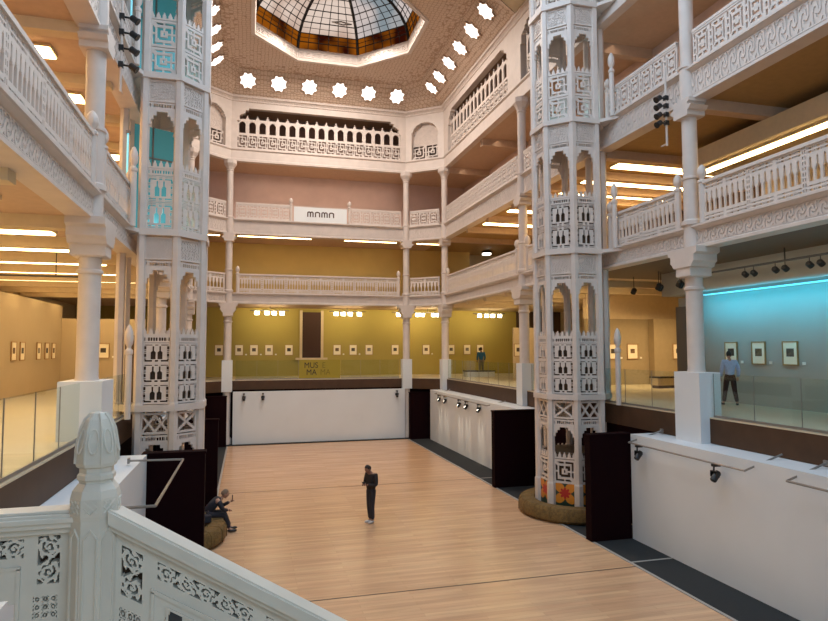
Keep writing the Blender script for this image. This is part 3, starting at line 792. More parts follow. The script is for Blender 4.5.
for x, rot in ((CXL, 0),):
    for z0, z1 in ((7.98, 11.15), (11.98, 15.0), (15.7, 18.4)):
        t = thing('lit_panel', 'teal-lit glass panel inside the left tower, at %s level' % {7.98: 'its second', 11.98: 'its third', 15.7: 'its top'}[z0], 'panel', (x-.45, 18.2, z0), math.radians(28))
        part('glass', MB().box(-.75, .75, -.02, .02, .05, z1-z0), TEALP, t); part('frame', MB().box(-.02, .02, -.05, -.02, .05, z1-z0).box(-.77, -.73, -.05, .03, 0.05, z1-z0).box(.73, .77, -.05, .03, .05, z1-z0).box(-.75, .75, -.05, -.02, (z1-z0)*.72, (z1-z0)*.72+.04), GREYM, t)
        l = bpy.data.lights.new('teal_lamp', 'POINT'); l.energy = 14; l.color = (.3, .85, 1); l.shadow_soft_size = .15
        o = bpy.data.objects.new('teal_lamp', l); COL.objects.link(o); o.location = (x+.3, 17.6, z0+.7)
l = bpy.data.lights.new('teal_lamp', 'POINT'); l.energy = 12; l.color = (.35, .85, 1); l.shadow_soft_size = .15
o = bpy.data.objects.new('teal_lamp', l); COL.objects.link(o); o.location = (CXR+.3, 17.6, 12.7)
for z0, z1, nm in ((8.05, 10.4, 'second'), (12.05, 15.2, 'third')):
    t = thing('tube_light', 'thin upright teal tube light beside the left tower, on the %s gallery' % nm, 'light', (-2.95, 16.55, z0))
    part('tube', MB().tube([(0, 0, .1), (0, 0, z1-z0)], .022, 8), TEALT, t, smooth=True); part('bracket', MB().box(-.05, .05, -.02, .1, 0, .1).box(-.05, .05, -.02, .1, z1-z0, z1-z0+.08), GREYM, t)

# ring benches round the towers
def ring_bench(cx, label):
    t = thing('ring_bench', label, 'bench', (cx, CY, 0), 0, 'ring benches round the towers')
    prof = [(1.22, .02), (1.62, .02), (1.70, .10), (1.70, .34), (1.62, .44), (1.34, .46), (1.22, .42)]
    n = 40; vs = []; fs = []; k = len(prof)
    for i in range(n):
        a = 2*PI*i/n; vs += [(r*math.cos(a), r*math.sin(a), z) for r, z in prof]
    for i in range(n):
        i1 = (i+1) % n
        fs += [(i*k+j, i*k+(j+1) % k, i1*k+(j+1) % k, i1*k+j) for j in range(k)]
    part('cushion', MB().add(vs, fs), BENCHF, t, smooth=True)
    sm = MB().tube([(1.3, 0, .455), (1.62, 0, .442), (1.705, 0, .34), (1.705, 0, .06)], .012, 5).mesh('seam', BENCHF, True)
    for i in range(20): link('seam', sm, t, (0, 0, 0), 2*PI*i/20)
ring_bench(CXR, 'ochre upholstered ring bench round the foot of the right tower')
ring_bench(CXL, 'ochre upholstered ring bench under the seated person')

# ------------------------------------------------------------------ ground floor panels
def white_panel(x0, x1, y0, y1, h, label, ledge=None):
    t = thing('exhibition_panel', label, 'panel', ((x0+x1)/2, (y0+y1)/2, 0), 0)
    cx, cy = (x0+x1)/2, (y0+y1)/2
    part('board', MB().box(x0-cx, x1-cx, y0-cy, y1-cy, 0.02, h), WHITE, t)
    if ledge:
        a, b, c, d = ledge
        part('ledge', MB().box(a-cx, b-cx, c-cy, d-cy, h, h+.14), WHITE, t)
white_panel(WR, WR+.12, 1.5, 14.55, 2.6, 'long bluish-white panel wall nearest on the right under the teal gallery', (WR, 10.69, 1.5, 14.55))
white_panel(WR, WR+.12, 21.4, 33.2, 2.6, 'white panel wall with spotlit patches left of the right tower', (WR, 10.69, 21.4, 33.2))
white_panel(XBL+.3, XBR-.15, 34.1, 34.22, 2.62, 'wide white panel across the back of the hall floor', (XBL+.3, XBR-.15, 34.1, 34.40))
white_panel(mir(WR)-.12, mir(WR), 1.5, 14.55, 2.6, 'white panel on the left, behind the carved newel post', (mir(10.69), mir(WR), 1.5, 14.55))
white_panel(mir(WR)-.12, mir(WR), 21.4, 33.2, 2.6, 'white panel wall hidden behind the left tower', (mir(10.69), mir(WR), 21.4, 33.2))
def dark_panel(x0, x1, y, label, h=2.76, rot=0.):
    t = thing('dark_partition', label, 'partition', ((x0+x1)/2, y, 0), rot, 'dark partitions')
    w = (x1-x0)/2
    part('board', MB().box(-w, w, -.14, .14, .02, h-.05), MAROON, t); part('cap', MB().box(-w-.02, w+.02, -.16, .16, h-.05, h), MAROON, t)
dark_panel(8.66, 9.84, 14.72, 'black partition standing in front of the right tower')
dark_panel(8.66, 10.5, 21.2, 'black partition just behind and left of the right tower')
dark_panel(mir(9.84)-.1, mir(8.66), 14.72, 'wide black partition in front of the left tower')
dark_panel(mir(10.5), mir(8.66), 21.2, 'narrow-looking black partition right of the left tower')
dark_panel(8.77, 10.67, 33.62, 'dark partition in the back right corner', 2.6)

dark_panel(mir(10.67), mir(8.77), 33.62, 'dark partition in the back corner beside the left tower', 2.6)

# ------------------------------------------------------------------ glass balustrades on the gallery edge
def glass_run(a, b, n, label, group):
    a, b = Vector(a), Vector(b); d = (b-a).normalized(); L = (b-a).length; w = L/n
    gm = MB().box(.01, w-.01, -.006, .006, .02, 1.03).mesh('pane', GLASS); cm = MB().box(.0, w, -.02, .02, 0, .05).mesh('clamp_rail', GREYM); em = MB().box(-.004, .006, -.008, .008, .03, 1.03).mesh('joint', GREYM)
    for k in range(n):
        p = a+d*w*k
        t = thing('glass_panel', label, 'glass panel', (p.x, p.y, ZG+.02), math.atan2(d.y, d.x), group)
        link('pane', gm, t); link('clamp_rail', cm, t); link('joint', em, t)
RG, LG = XR+.07, XL-.07
glass_run((RG, 12.45), (RG, 4.0), 7, 'clear frameless glass panel in front of the teal-lit wall on the right', 'glass panels before the teal wall')
glass_run((RG, 22.2), (RG, 13.55), 7, 'clear frameless glass panel behind the right tower on the first gallery', 'glass panels behind the right tower')
glass_run((RG, 32.6), (RG, 23.2), 8, 'clear frameless glass panel on right gallery edge before the olive wall', 'glass panels at the right gallery far end')
glass_run((XBR-.4, YB+.07), (5.06, YB+.07), 3, 'clear frameless glass panel on back gallery edge, right of the sign', 'glass panels right of the sign')
glass_run((2.74, YB+.07), (XBL+.4, YB+.07), 3, 'clear frameless glass panel on back gallery edge, left of the sign', 'glass panels left of the sign')
glass_run((LG, 4.0), (LG, 12.45), 7, 'clear frameless glass panel on the near left gallery edge before the pedestal', 'glass panels on the near left edge')
glass_run((LG, 13.55), (LG, 22.2), 7, 'clear frameless glass panel behind the left tower on the first gallery', 'glass panels behind the left tower')

# ------------------------------------------------------------------ signs
def text(body, size, m, parent, loc, name='lettering', ext=.004, sx=1.):
    cu = bpy.data.curves.new(name, 'FONT'); cu.body = body; cu.size = size; cu.extrude = ext
    o = bpy.data.objects.new('t', cu); COL.objects.link(o); dg = bpy.context.evaluated_depsgraph_get()
    me = bpy.data.meshes.new_from_object(o.evaluated_get(dg)); bpy.data.objects.remove(o)
    me.materials.clear(); me.materials.append(m)
    q = link(name, me, parent, loc); q.rotation_euler = (PI/2, 0, 0); q.scale = (sx, 1, 1); return q
bt = thing('banner', 'white banner lettered mama in rounded brown letters, hung between two railings', 'banner', (3.865, YB-.06, 11.98), 0)
part('cloth', MB().box(-1.47, 1.47, -.01, .01, 0, .88), BANNER, bt)
part('batten', MB().box(-1.49, 1.49, -.02, .02, .87, .91).box(-1.49, 1.49, -.02, .02, -.02, .02), PAINT, bt)
def rounded_letter(kind, x, m):
    """rounded one-stroke m and a of the banner"""
    mb = MB(); w = .36 if kind == 'm' else .30; h = .27; t = .07
    stems = (0, w/2-t/2, w-t) if kind == 'm' else (0, w-t)
    for s_ in stems: mb.box(x+s_, x+s_+t, -.024, -.012, 0, h-.06)
    spans = ((0, w/2+t/2), (w/2-t/2, w)) if kind == 'm' else ((0, w),)
    for a, b in spans:
        c = (a+b)/2; R = (b-a)/2; n = 8
        for k in range(n):
            p0, p1 = PI-PI*k/n, PI-PI*(k+1)/n
            q = [(x+c+R*math.cos(p), h-.06+min(R, .10)*math.sin(p)) for p in (p0, p1)]; r = [(x+c+(R-t)*math.cos(p), h-.06+max(.02, min(R, .10)-t)*math.sin(p)) for p in (p1, p0)]
            pts = q+r
            mb.add([(u, -.024, v) for u, v in pts]+[(u, -.012, v) for u, v in pts], [(0, 1, 2, 3), (7, 6, 5, 4), (0, 4, 5, 1), (2, 6, 7, 3)])
    part('letter', mb, INKB, bt, (0, 0, .34))
INKB = mat('brown_ink', (.10, .06, .05), .6)
x = -.75
for kd in 'mama':
    rounded_letter(kd, x, None); x += .42 if kd == 'm' else .36
ms = thing('sign_panel', 'mustard sign panel with dark capitals standing on the back gallery edge', 'sign', (3.9, YB+.2, ZG+.02), 0)
part('board', MB().box(-1.13, 1.13, -.02, .02, .0, 1.05), SIGNY, ms)
part('foot', MB().box(-1.13, 1.13, -.06, .06, 0, .03), GREYM, ms)
INK2 = mat('olive_ink', (.20, .15, .01), .7)
text('MUS', .44, INK, ms, (-.86, -.026, .60), sx=.9); text('E', .44, INK2, ms, (.12, -.026, .60), sx=.9)
text('MA', .44, INK, ms, (-.74, -.026, .22), sx=.9); text('MA', .44, INK2, ms, (.02, -.026, .22), sx=.9)

# ------------------------------------------------------------------ framed pictures
_pm = {}
def pic_mats(k):
    cols = [(.05, .04, .03), (.16, .10, .05), (.10, .08, .06), (.22, .20, .16)]
    if k not in _pm: _pm[k] = mat('print_%d' % k, cols[k % 4], .6, var=.6, vscale=7+k)
    return _pm[k]
PF = {}
def picture(x, y, z, rz, label, k, w=.50, h=.66, group='framed pictures on the gallery walls', pw=.22, ph=.20, card=True):
    t = thing('framed_picture', label, 'picture', (x, y, z), rz, group)
    key = (w, h)
    if key not in PF:
        PF[key] = (MB().box(-w/2, -w/2+.03, -.035, 0, -h/2, h/2).box(w/2-.03, w/2, -.035, 0, -h/2, h/2).box(-w/2+.03, w/2-.03, -.035, 0, h/2-.03, h/2).box(-w/2+.03, w/2-.03, -.035, 0, -h/2, -h/2+.03).mesh('frame', FRAMEW),
                   MB().box(-w/2+.03, w/2-.03, -.02, -.002, -h/2+.03, h/2-.03).mesh('mount', MATW))
    link('frame', PF[key][0], t); link('mount', PF[key][1], t)
    part('print', MB().box(-pw/2, pw/2, -.024, -.018, -.02-ph/2+.04, .02+ph/2), pic_mats(k), t)
    if card:
        c = thing('caption_card', 'small white caption card right of the ' + label, 'card', (x+math.cos(rz)*(w/2+.16), y+math.sin(rz)*(w/2+.16), z-h/2+.06), rz, 'caption cards')
        lb = c['label'].split()
        c['label'] = ' '.join(lb[:16])
        part('card', MB().box(-.05, .05, -.012, 0, -.04, .04), LABELW, c)
bx = [-1.62, -.46, .41, 1.30, 2.50, 5.47, 6.49, 7.51, 9.22, 11.30, 13.02, 14.14, 15.06]
bl = ['picture left of the left-end back column', 'picture just right of the left-end back column', 'second picture right of the left-end back column', 'third picture right of the left-end back column',
      'picture nearest the left of the dark doorway', 'picture nearest the right of the dark doorway', 'second picture right of the dark doorway', 'third picture right of the dark doorway',
      'picture left of the right-end back column', 'picture centred between the two right back columns', 'picture right of the corner column', 'picture left of the person in blue', 'picture behind the head of the person in blue']
for k, (x, l_) in enumerate(zip(bx, bl)): picture(x, 38.99, 4.95, 0, 'framed '+l_, k, card=k in (1, 2, 3, 5, 6, 9))
for k, (y, l_) in enumerate(zip((24.15, 25.0, 26.8, 27.8, 28.7), ('nearest', 'second', 'third', 'fourth', 'farthest'))):
    picture(-7.74, y, 4.95, PI/2, 'framed picture on the left gallery side wall, %s of five' % l_, k+1, card=False)
picture(-6.08, 29.84, 4.95, 0, 'framed picture on the end wall between column and left tower', 0)
for k, (y, l_) in enumerate(((15.75, 'framed picture partly covered by the man in the blue shirt'), (14.70, 'framed picture centred of the three on the teal-washed wall'), (13.62, 'framed picture farthest from the man on the teal-washed wall'))):
    picture(14.24, y, 4.86, -PI/2, l_, k, .50, .66, pw=.24, ph=.22)
for k, (x, y, l_) in enumerate(((16.1, 24.99, 'framed picture touching the right edge of the right tower'), (17.12, 24.99, 'framed picture alone left of the wall corner'), (19.25, 24.59, 'framed picture cut off by the dark wall end'))):
    picture(x, y, 4.86, 0, l_, k, .56, .70)
picture(13.72, 29.99, 4.93, 0, 'framed picture on the cream stub wall left of the tower', 2, card=False)

# dark doorway in the back gallery wall
struct('door_1', MB().box(3.30, 4.44, 38.93, 38.99, 4.45, 7.3), mat('dark_doorway', (.055, .02, .01), .7))
struct('trim_17', MB().box(3.14, 3.30, 38.85, 38.99, 4.35, 7.4).box(4.44, 4.60, 38.85, 38.99, 4.35, 7.4).box(2.9, 4.85, 38.8, 38.99, 4.35, 4.47), CREAM)

# benches and plinths on the gallery
t = thing('gallery_bench', 'pale box bench with dark top by the end wall on the right gallery', 'bench', (16.9, 22.4, ZG), 0)
part('box', MB().box(-.55, .55, -.25, .25, .12, .42), CREAM, t); part('top', MB().box(-.58, .58, -.28, .28, .42, .48), BLACK, t); part('plinth', MB().box(-.5, .5, -.2, .2, 0, .12), DARKB, t)
t = thing('display_case', 'low white display case with dark edge by the person in blue', 'display case', (13.4, 34.9, ZG), 0)
part('base', MB().box(-.85, .85, -.4, .4, 0, .30), WHITE, t); part('tray', MB().box(-.9, .9, -.42, .42, .30, .36), BLACK, t)

# ------------------------------------------------------------------ lamps
CLN = [0]
def strip_light(x0, x1, y, z, label, group, w=.22, m=None):
    t = thing('strip_light', label, 'light', ((x0+x1)/2, y, z), 0, group)
    L = (x1-x0)/2
    part('housing', MB().box(-L, L, -w/2-.03, w/2+.03, -.05, .04), CREAM, t)
    part('diffuser', MB().box(-L+.03, L-.03, -w/2, w/2, -.085, -.05), m or BULB, t)
for k, y in enumerate((5.7, 8.2, 11.2, 14.3, 16.7, 19.2, 21.6, 24, 26.4, 28.8)):
    strip_light(-8.6, -3.9, y, 7.48, 'long warm strip light across the left first gallery ceiling, between two beams', 'left first gallery strip lights', .32)
for k, y in enumerate((21.6, 24, 26.4, 28.8, 31.2)):
    strip_light(11.6, 15.5, y, 7.5, 'long warm strip light across right first gallery ceiling behind the tower', 'right first gallery strip lights')
for k, y in enumerate((10.7, 14.2, 16.7, 19.2, 21.6, 24)):
    strip_light(-8.4, -4.0, y, 11.28, 'warm strip light across the left second gallery ceiling, seen above the railing', 'left second gallery strip lights', .5)
for k, y in enumerate((18.3, 20.3, 22.0)):
    strip_light(12.0, 17.5, y, 11.28, 'broad warm strip light right of the right tower, second gallery ceiling', 'strip lights right of the tower', .5)
for k, y in enumerate((25.6, 28.6)):
    strip_light(11.3, 17.0, y, 11.28, 'broad warm strip light left of the right tower, second gallery ceiling', 'strip lights left of the tower', .4)
strip_light(-.6, 3.45, 35.1, 11.28, 'slim warm strip light under the banner, left one of the two', 'strip lights under the banner', .10)
strip_light(5.3, 8.41, 35.1, 11.28, 'slim warm strip light under the banner, right one of the two', 'strip lights under the banner', .10)
strip_light(9.6, 11.0, 35.1, 11.28, 'short warm strip light in the back right corner of second gallery', 'strip lights under the banner', .10)
strip_light(-4.6, -1.5, 35.1, 11.28, 'warm strip light in the back corner right of the left tower', 'strip lights under the banner', .10)
t = thing('strip_light', 'long slanting warm strip light under the cream bulkhead, upper right', 'light', (13.55, 8.0, 10.45), 0)
part('diffuser', MB().box(-.10, .10, -8.2, 8.0, -.06, 0), BULB, t); part('housing', MB().box(-.14, .14, -8.25, 8.05, 0, .48), CREAM, t)
def wash(name, loc, sx, sy, p, col, rot, spread=120): return area(name, loc, sx, sy, p, col, rot, spread)
def lamp_bar(x, y, z, xs, label):
    t = thing('lamp_bar', label, 'light', (x, y, z), 0, 'lamp bars before the olive wall')
    part('bar', MB().tube([(min(xs)-x-.4, 0, .16), (max(xs)-x+.4, 0, .16)], .025, 6).tube([(0, 0, .16), (0, 0, .4)], .015, 5), BLACK, t)
    for q in xs:
        lp = part('lamp', MB().box(-.10, .10, -.10, .06, -.09, .11), BLACK, t, (q-x, 0, 0))
        part('lens', MB().box(-.13, .13, -.125, -.10, -.10, .10), BULBW, lp)
bars = (((.53, 1.09, 1.49, 1.94), 'four bright lamps high before the olive wall, left of the dark doorway'), ((5.09, 5.51, 5.93, 6.48), 'four bright lamps high before the olive wall, right of the dark doorway'),
        ((8.89, 9.26), 'two bright lamps beside the right-end back column'), ((10.09, 10.41, 11.12, 11.45), 'four bright lamps between the two right back columns'), ((14.16, 14.64, 15.05, 15.53), 'four bright lamps above the person in blue'))
for xs, l_ in bars:
    c = sum(xs)/len(xs); lamp_bar(c, 36.8, 7.08, xs, l_)
    wash('olive_wall_wash', (c, 36.6, 7.3), max(xs)-min(xs)+.5, .3, 75*len(xs)/4, (1., .80, .45), (math.radians(62), 0, 0), 150)
wash('teal_wall_wash', (13.35, 9.8, 6.66), .15, 14.0, 340, (.0, .23, .37), (0, math.radians(-58), 0), 130)
wash('right_gallery_spots', (12.4, 11.0, 7.3), .3, 12, 26, (1, .85, .62), (0, math.radians(-40), 0), 140)
wash('right_gallery_glow', (17.3, 22.2, 7.2), 4, .5, 130, WARM, (math.radians(20), 0, 0))
wash('left_gallery_glow', (-5.9, 14, 7.05), 3, 16, 170, WARM, (0, 0, 0))
wash('third_gallery_fill_back', (3.9, 35.2, 15.1), 9, .4, 42, (1, .72, .52), (math.radians(35), 0, 0))  # added warm fill under the ceiling, without a fixture
wash('third_gallery_fill_right', (11.6, 24, 15.1), .4, 20, 60, (1, .74, .55), (0, math.radians(-35), 0))  # added fill for the right-hand wall, again without a fixture
wash('third_gallery_fill_right', (11.6, 9, 15.1), .4, 10, 50, (1, .74, .55), (0, math.radians(-35), 0))
wash('second_gallery_back', (3.9, 35.6, 11.15), 9, .3, 26, (1, .74, .36), (math.radians(40), 0, 0))
# spotlights clipped on the ground-floor panels
def spotlight(x, y, z, rz, label, group='black spotlights above the white panels', bracket=.22):
    t = thing('spotlight', label, 'light', (x, y, z), rz, group)
    part('bracket', MB().tube([(0, 0, .16), (0, 0, .02)], .018, 6).box(-.05, .05, -.03, .13, .13, .18), BLACK, t)
    h = part('lamp_head', MB().lathe([(.045, -.15), (.07, -.13), (.075, .06), (.05, .10)], 10).xf(Matrix.Translation((0, .05, -.06)) @ Matrix.Rotation(math.radians(-38), 4, 'X')), BLACK, t, smooth=True)
    part('yoke', MB().box(-.095, -.08, -.02, .06, -.09, .04).box(.08, .095, -.02, .06, -.09, .04).box(-.095, .095, -.02, .02, .02, .04), BLACK, h)
for y, l_ in ((13.94, 'black spotlight hanging nearest the black partition on the right panel'), (11.25, 'black spotlight hanging farther right on the long right-hand panel')):
    spotlight(9.62, y, 2.36, -PI/2, l_)
for y, l_ in zip((31.3, 30.3, 28.1, 27.1, 25.5), ('first from the back of five', 'second from the back of five', 'third from the back of five', 'fourth from the back of five', 'nearest of five')):
    spotlight(9.72, y, 2.42, -PI/2, 'black spotlight on white panel left of the tower, '+l_)
    l = bpy.data.lights.new('spot', 'SPOT'); l.energy = 230; l.color = (1, .88, .66); l.spot_size = math.radians(32); l.spot_blend = .7; l.shadow_soft_size = .05
    o = bpy.data.objects.new('spot', l); COL.objects.link(o); o.location = (9.62, y, 2.52); o.rotation_euler = (0, math.radians(-14), 0)
for x, l_ in ((-.12, 'black spotlight near the left end of the wide back panel'), (.85, 'second black spotlight from the left on wide back panel'), (8.15, 'black spotlight near the right end of the wide back panel')):
    spotlight(x, 33.96, 2.50, 0, l_)
def track(pts, label, loc=(0, 0, 0)):
    t = thing('lighting_track', label, 'lighting track', loc, 0)
    part('rod', MB().tube(pts, .022, 6), GREYM, t)
    part('end_plate', MB().box(pts[0][0]-.02, pts[0][0]+.02, pts[0][1]-.05, pts[0][1]+.05, pts[0][2]-.05, pts[0][2]+.05), GREYM, t)
track([(10.55, 14.2, 2.84), (9.62, 14.3, 2.56), (9.62, 10.4, 2.56), (10.55, 10.4, 2.84)], 'grey bracket rail carrying two spotlights in front of long right panel')
track([(10.55, 9.4, 2.84), (9.62, 9.4, 2.56), (9.62, 6.5, 2.56), (10.55, 6.5, 2.84)], 'grey bracket rail at the right picture edge')
track([(10.55, 31.9, 2.80), (9.72, 31.9, 2.62), (9.72, 24.4, 2.62), (10.55, 24.4, 2.80)], 'grey bracket rail carrying five spotlights, left of the right tower')
track([(-2.2, 13.3, 2.83), (-1.2, 13.3, 2.81), (-1.2, 9.4, 2.83), (-2.2, 9.4, 2.83)], 'pale bracket rail in front of the wide left black partition')
# stage lights stacked on poles
def stage_stack(x, y, zs, s, label):
    t = thing('lighting_pole', 'thin pole %s carrying four black stage lights' % label, 'pole', (x, y, min(zs)-.6), 0)
    part('pole', MB().tube([(0, 0, 0), (0, 0, max(zs)-min(zs)+1.4)], .028, 8), PAINT, t); part('arm', MB().tube([(0, 0, .05), (-s*.0+.0, .22, .05)], .02, 6), PAINT, t)
    for k, z in enumerate(zs):
        e = thing('stage_light', 'black stage light on the pole %s, %s' % (label, ('topmost of four', 'second from top', 'third from top', 'lowest of four')[k]), 'light', (x, y, z), 0, 'stage lights on poles')
        part('clamp', MB().box(-.05, .05, -.05, .05, -.06, .06), BLACK, e)
        part('arm', MB().tube([(0, 0, 0), (s*.20, -.03, -.03)], .022, 6), BLACK, e)
        hd = part('lamp_head', MB().lathe([(.05, -.08), (.07, -.06), (.07, .06), (.085, .08), (.085, .10)], 10).xf(Matrix.Translation((s*.25, -.04, -.05)) @ Matrix.Rotation(math.radians(125*s), 4, 'Y')), BLACK, e, smooth=True)
stage_stack(-2.71, 14.2, (12.20, 11.85, 11.50, 11.13), 1, 'by the left tower')
stage_stack(10.42, 13.5, (11.49, 11.28, 11.05, 10.83), -1, 'by the right near column')
# track spots above the teal-washed wall
for q, (y, l_) in enumerate(((13.65, 'nearest the column'), (12.65, 'centre pair'), (11.65, 'farthest right'))):
    t = thing('track_spots', 'pair of round black track spots above the teal wall, %s' % l_, 'light', (13.0, y, 7.0), 0, 'track spots above the teal wall')
    for dy in (-.15, .15):
        part('lamp', MB().lathe([(.05, -.09), (.075, -.075), (.075, .05), (.045, .08)], 10).xf(Matrix.Translation((0, dy, 0)) @ Matrix.Rotation(math.radians(-55), 4, 'Y')), BLACK, t, smooth=True)
        part('stem', MB().tube([(0, dy, .05), (0, dy, .17)], .012, 5), BLACK, t)
for q, (y, l_) in enumerate(((18.8, 'one lamp'), (17.4, 'two lamps'), (16.4, 'cut off by the column'))):
    t = thing('track_spots', 'black track spots hung above the cream end wall, %s' % l_, 'light', (13.0, y, 7.0), 0, 'track spots above the cream wall')
    for dx in ((0,) if q == 0 else (-.13, .13)):
        part('lamp', MB().lathe([(.06, -.12), (.09, -.10), (.09, .06), (.05, .10)], 10).xf(Matrix.Translation((dx, dx, 0)) @ Matrix.Rotation(math.radians(40), 4, 'X')), BLACK, t, smooth=True)
        part('stem', MB().tube([(dx, dx, .08), (dx, dx, .5)], .012, 5), BLACK, t)
t = thing('ceiling_track', 'long black lighting track carrying the round spots above the teal wall', 'lighting track', (13.0, 14.0, 7.17), 0)
part('rail', MB().box(-.025, .025, -4.9, 2.0, 0, .05), BLACK, t)
for yy in (-4.5, -1.5, 1.5): part('hanger', MB().box(-.012, .012, yy-.012, yy+.012, .05, .35), BLACK, t)
t = thing('ceiling_track', 'thin black lighting track hung under the left first gallery ceiling', 'lighting track', (-6.2, 17.4, 6.85), 0)
part('rail', MB().box(-2.2, 2.2, -.02, .02, -.02, .02), BLACK, t); part('hanger', MB().box(-1.5, -1.48, -.01, .01, 0, .65).box(1.5, 1.52, -.01, .01, 0, .65), BLACK, t)
for y, l_ in ((9.0, 'nearer'), (13.2, 'farther')):
    t = thing('ceiling_pipe', 'black pipe rail hung under the left second gallery ceiling, %s one' % l_, 'pipe', (-5.6, y, 10.55), 0)
    part('rail', MB().box(-2.0, 1.3, -.035, .035, -.035, .035), BLACK, t); part('hanger', MB().box(1.22, 1.3, -.03, .03, 0, .72), BLACK, t)
t = thing('ceiling_lamp', 'small bright lamp in the dark ceiling right of the back corner', 'light', (14.8, 37.0, 11.1), 0)
part('lens', MB().lathe([(.28, -.06), (.28, .02)], 12), BULBW, t); part('housing', MB().lathe([(.34, .02), (.34, .16)], 12), BLACK, t)

# ------------------------------------------------------------------ carved stair balustrade in the foreground
def scroll_mask(w, h, res):
    nx, ny = int(w/res), int(h/res); g = set()
    def disc(x, y, r):
        for i in range(int((x-r)/res), int((x+r)/res)+1):
            for j in range(int((y-r)/res), int((y+r)/res)+1):
                if (i*res+res/2-x)**2+(j*res+res/2-y)**2 < r*r: g.add((i, j))
    horiz = w >= h; Lg, Sh = (w, h) if horiz else (h, w)
    n = max(2, round(Lg/(Sh*1.05))); st = Lg/n
    def put(a, b, r): disc(*((a, b) if horiz else (b, a)), r)
    for k in range(n):
        c = (k+.5)*st; s = 1 if k % 2 == 0 else -1; R = Sh*.40
        for q in range(150):        # tapering spiral stem
            f = q/149; th = f*3.3*PI; r = R*(1-f)**.85
            put(c+r*math.cos(th+.5), Sh/2+s*r*math.sin(th+.5), .0068-.003*f)
        put(c, Sh/2, .007)
        for q in range(7):          # leaves curling off the stem
            th = .5+q*.92; r0 = R
            for e in range(6):
                g_ = e/5; r = r0*(1+.32*g_); put(c+r*math.cos(th+.30*g_), Sh/2+s*r*math.sin(th+.30*g_), .0075*(1-g_)+.0025)
        for q in range(3):
            th = 3.6+q*1.5; r0 = R*.62
            for e in range(5):
                g_ = e/4; r = r0*(1-.30*g_); put(c+r*math.cos(th-.45*g_), Sh/2+s*r*math.sin(th-.45*g_), .0055*(1-g_)+.002)
        for q in range(24):
            f = q/23; put(k*st+f*st, Sh/2-s*Sh*.45*math.sin(f*PI), .0045)
    for q in range(int((Lg+2*Sh)/.003)):
        for e_ in (0, 1):
            a_ = q*.003
            if a_ < Lg: put(a_, e_*Sh, .0045)
            elif a_-Lg < Sh: put(e_*Lg, a_-Lg, .0045)
    return lambda u, v: (int(u/res), int(v/res)) in g
def square_mask(u, v, w, h):
    x, y = u/w*3 % 1-.5, v/h*3 % 1-.5; r = math.hypot(x, y)
    return .30 < r < .44 or r < .12 or abs(abs(x)-abs(y)) < .07 and r > .40 or max(abs(x), abs(y)) > .46
RES = .0045
def stair_panel(w, h, holes, opening_fn):
    masks = [(a, b, c, d, (scroll_mask(b-a, d-c, RES) if kind == 's' else None)) for a, b, c, d, kind in holes]
    def fn(u, v):
        for a, b, c, d, m_ in masks:
            if a <= u < b and c <= v < d:
                return m_(u-a, v-c) if m_ else square_mask(u-a, v-c, b-a, d-c)
        return not opening_fn(u, v)
    return lattice(fn, w, h, int(w/RES), int(h/RES), .045)
STAIR = mat('bluish_white_paint', (.68, .625, .54), .42, var=.05, vscale=5)
NX, NY = -.692, 3.33
t = thing('newel_post', 'octagonal carved newel post with a bullet cap in the foreground', 'post', (NX, NY, 2.6), PI/8)
part('shaft', MB().lathe([(.108, 0), (.108, 1.60), (.112, 1.62), (.112, 1.70), (.103, 1.735), (.080, 1.765)], 8), STAIR, t)
part('neck', MB().lathe([(.076, 1.76), (.076, 1.775), (.086, 1.785), (.086, 1.805), (.076, 1.815), (.076, 1.84)], 8), STAIR, t)
capb = part('cap', MB().lathe([(.080, 1.838), (.090, 1.845), (.094, 1.86), (.093, 1.90), (.088, 1.96), (.077, 2.02), (.059, 2.065), (.036, 2.092), (.012, 2.10)], 8), STAIR, t)
mb = MB()
for k in range(8):
    a = k*PI/4; pr = [(.094, 1.86), (.093, 1.90), (.088, 1.96), (.077, 2.02), (.059, 2.065), (.036, 2.092)]
    mb.tube([(r*math.cos(a)*1.01, r*math.sin(a)*1.01, z) for r, z in pr], .0065, 5)
part('ribs', mb, STAIR, capb, smooth=True)
mb = MB(); mc = MB()
for k in range(8):
    a = (k+.5)*PI/4; ap = math.cos(PI/8)
    def on(u, v, rr): # point on the face k
        return (math.cos(a)*rr-math.sin(a)*u, math.sin(a)*rr+math.cos(a)*u, v)
    pts = [on(.020*math.cos(q), 1.965+.056*math.sin(q), .091*ap-.013*math.sin(q)) for q in [2*PI*i/14 for i in range(15)]]
    mb.tube(pts, .0045, 5)
    for s_ in (-1, 1): mc.tube([on(s_*.028, .3, .109*ap), on(s_*.028, 1.52, .109*ap)], .006, 5)
    mc.tube([on(-.028, 1.52, .109*ap), on(0, 1.56, .109*ap), on(.028, 1.52, .109*ap)], .006, 5)
    for s_ in (-1, 1):
        mc.tube([on(s_*.028, 1.635, .1125*ap), on(-s_*.028, 1.69, .1125*ap)], .004, 4)
        mc.tube([on(s_*.03, 1.662, .1125*ap), on(0, 1.692, .1125*ap), on(-s_*.03, 1.662, .1125*ap), on(0, 1.632, .1125*ap)], .0035, 4)
part('oval_mouldings', mb, STAIR, capb, smooth=True); part('flutes', mc, STAIR, t, smooth=True)
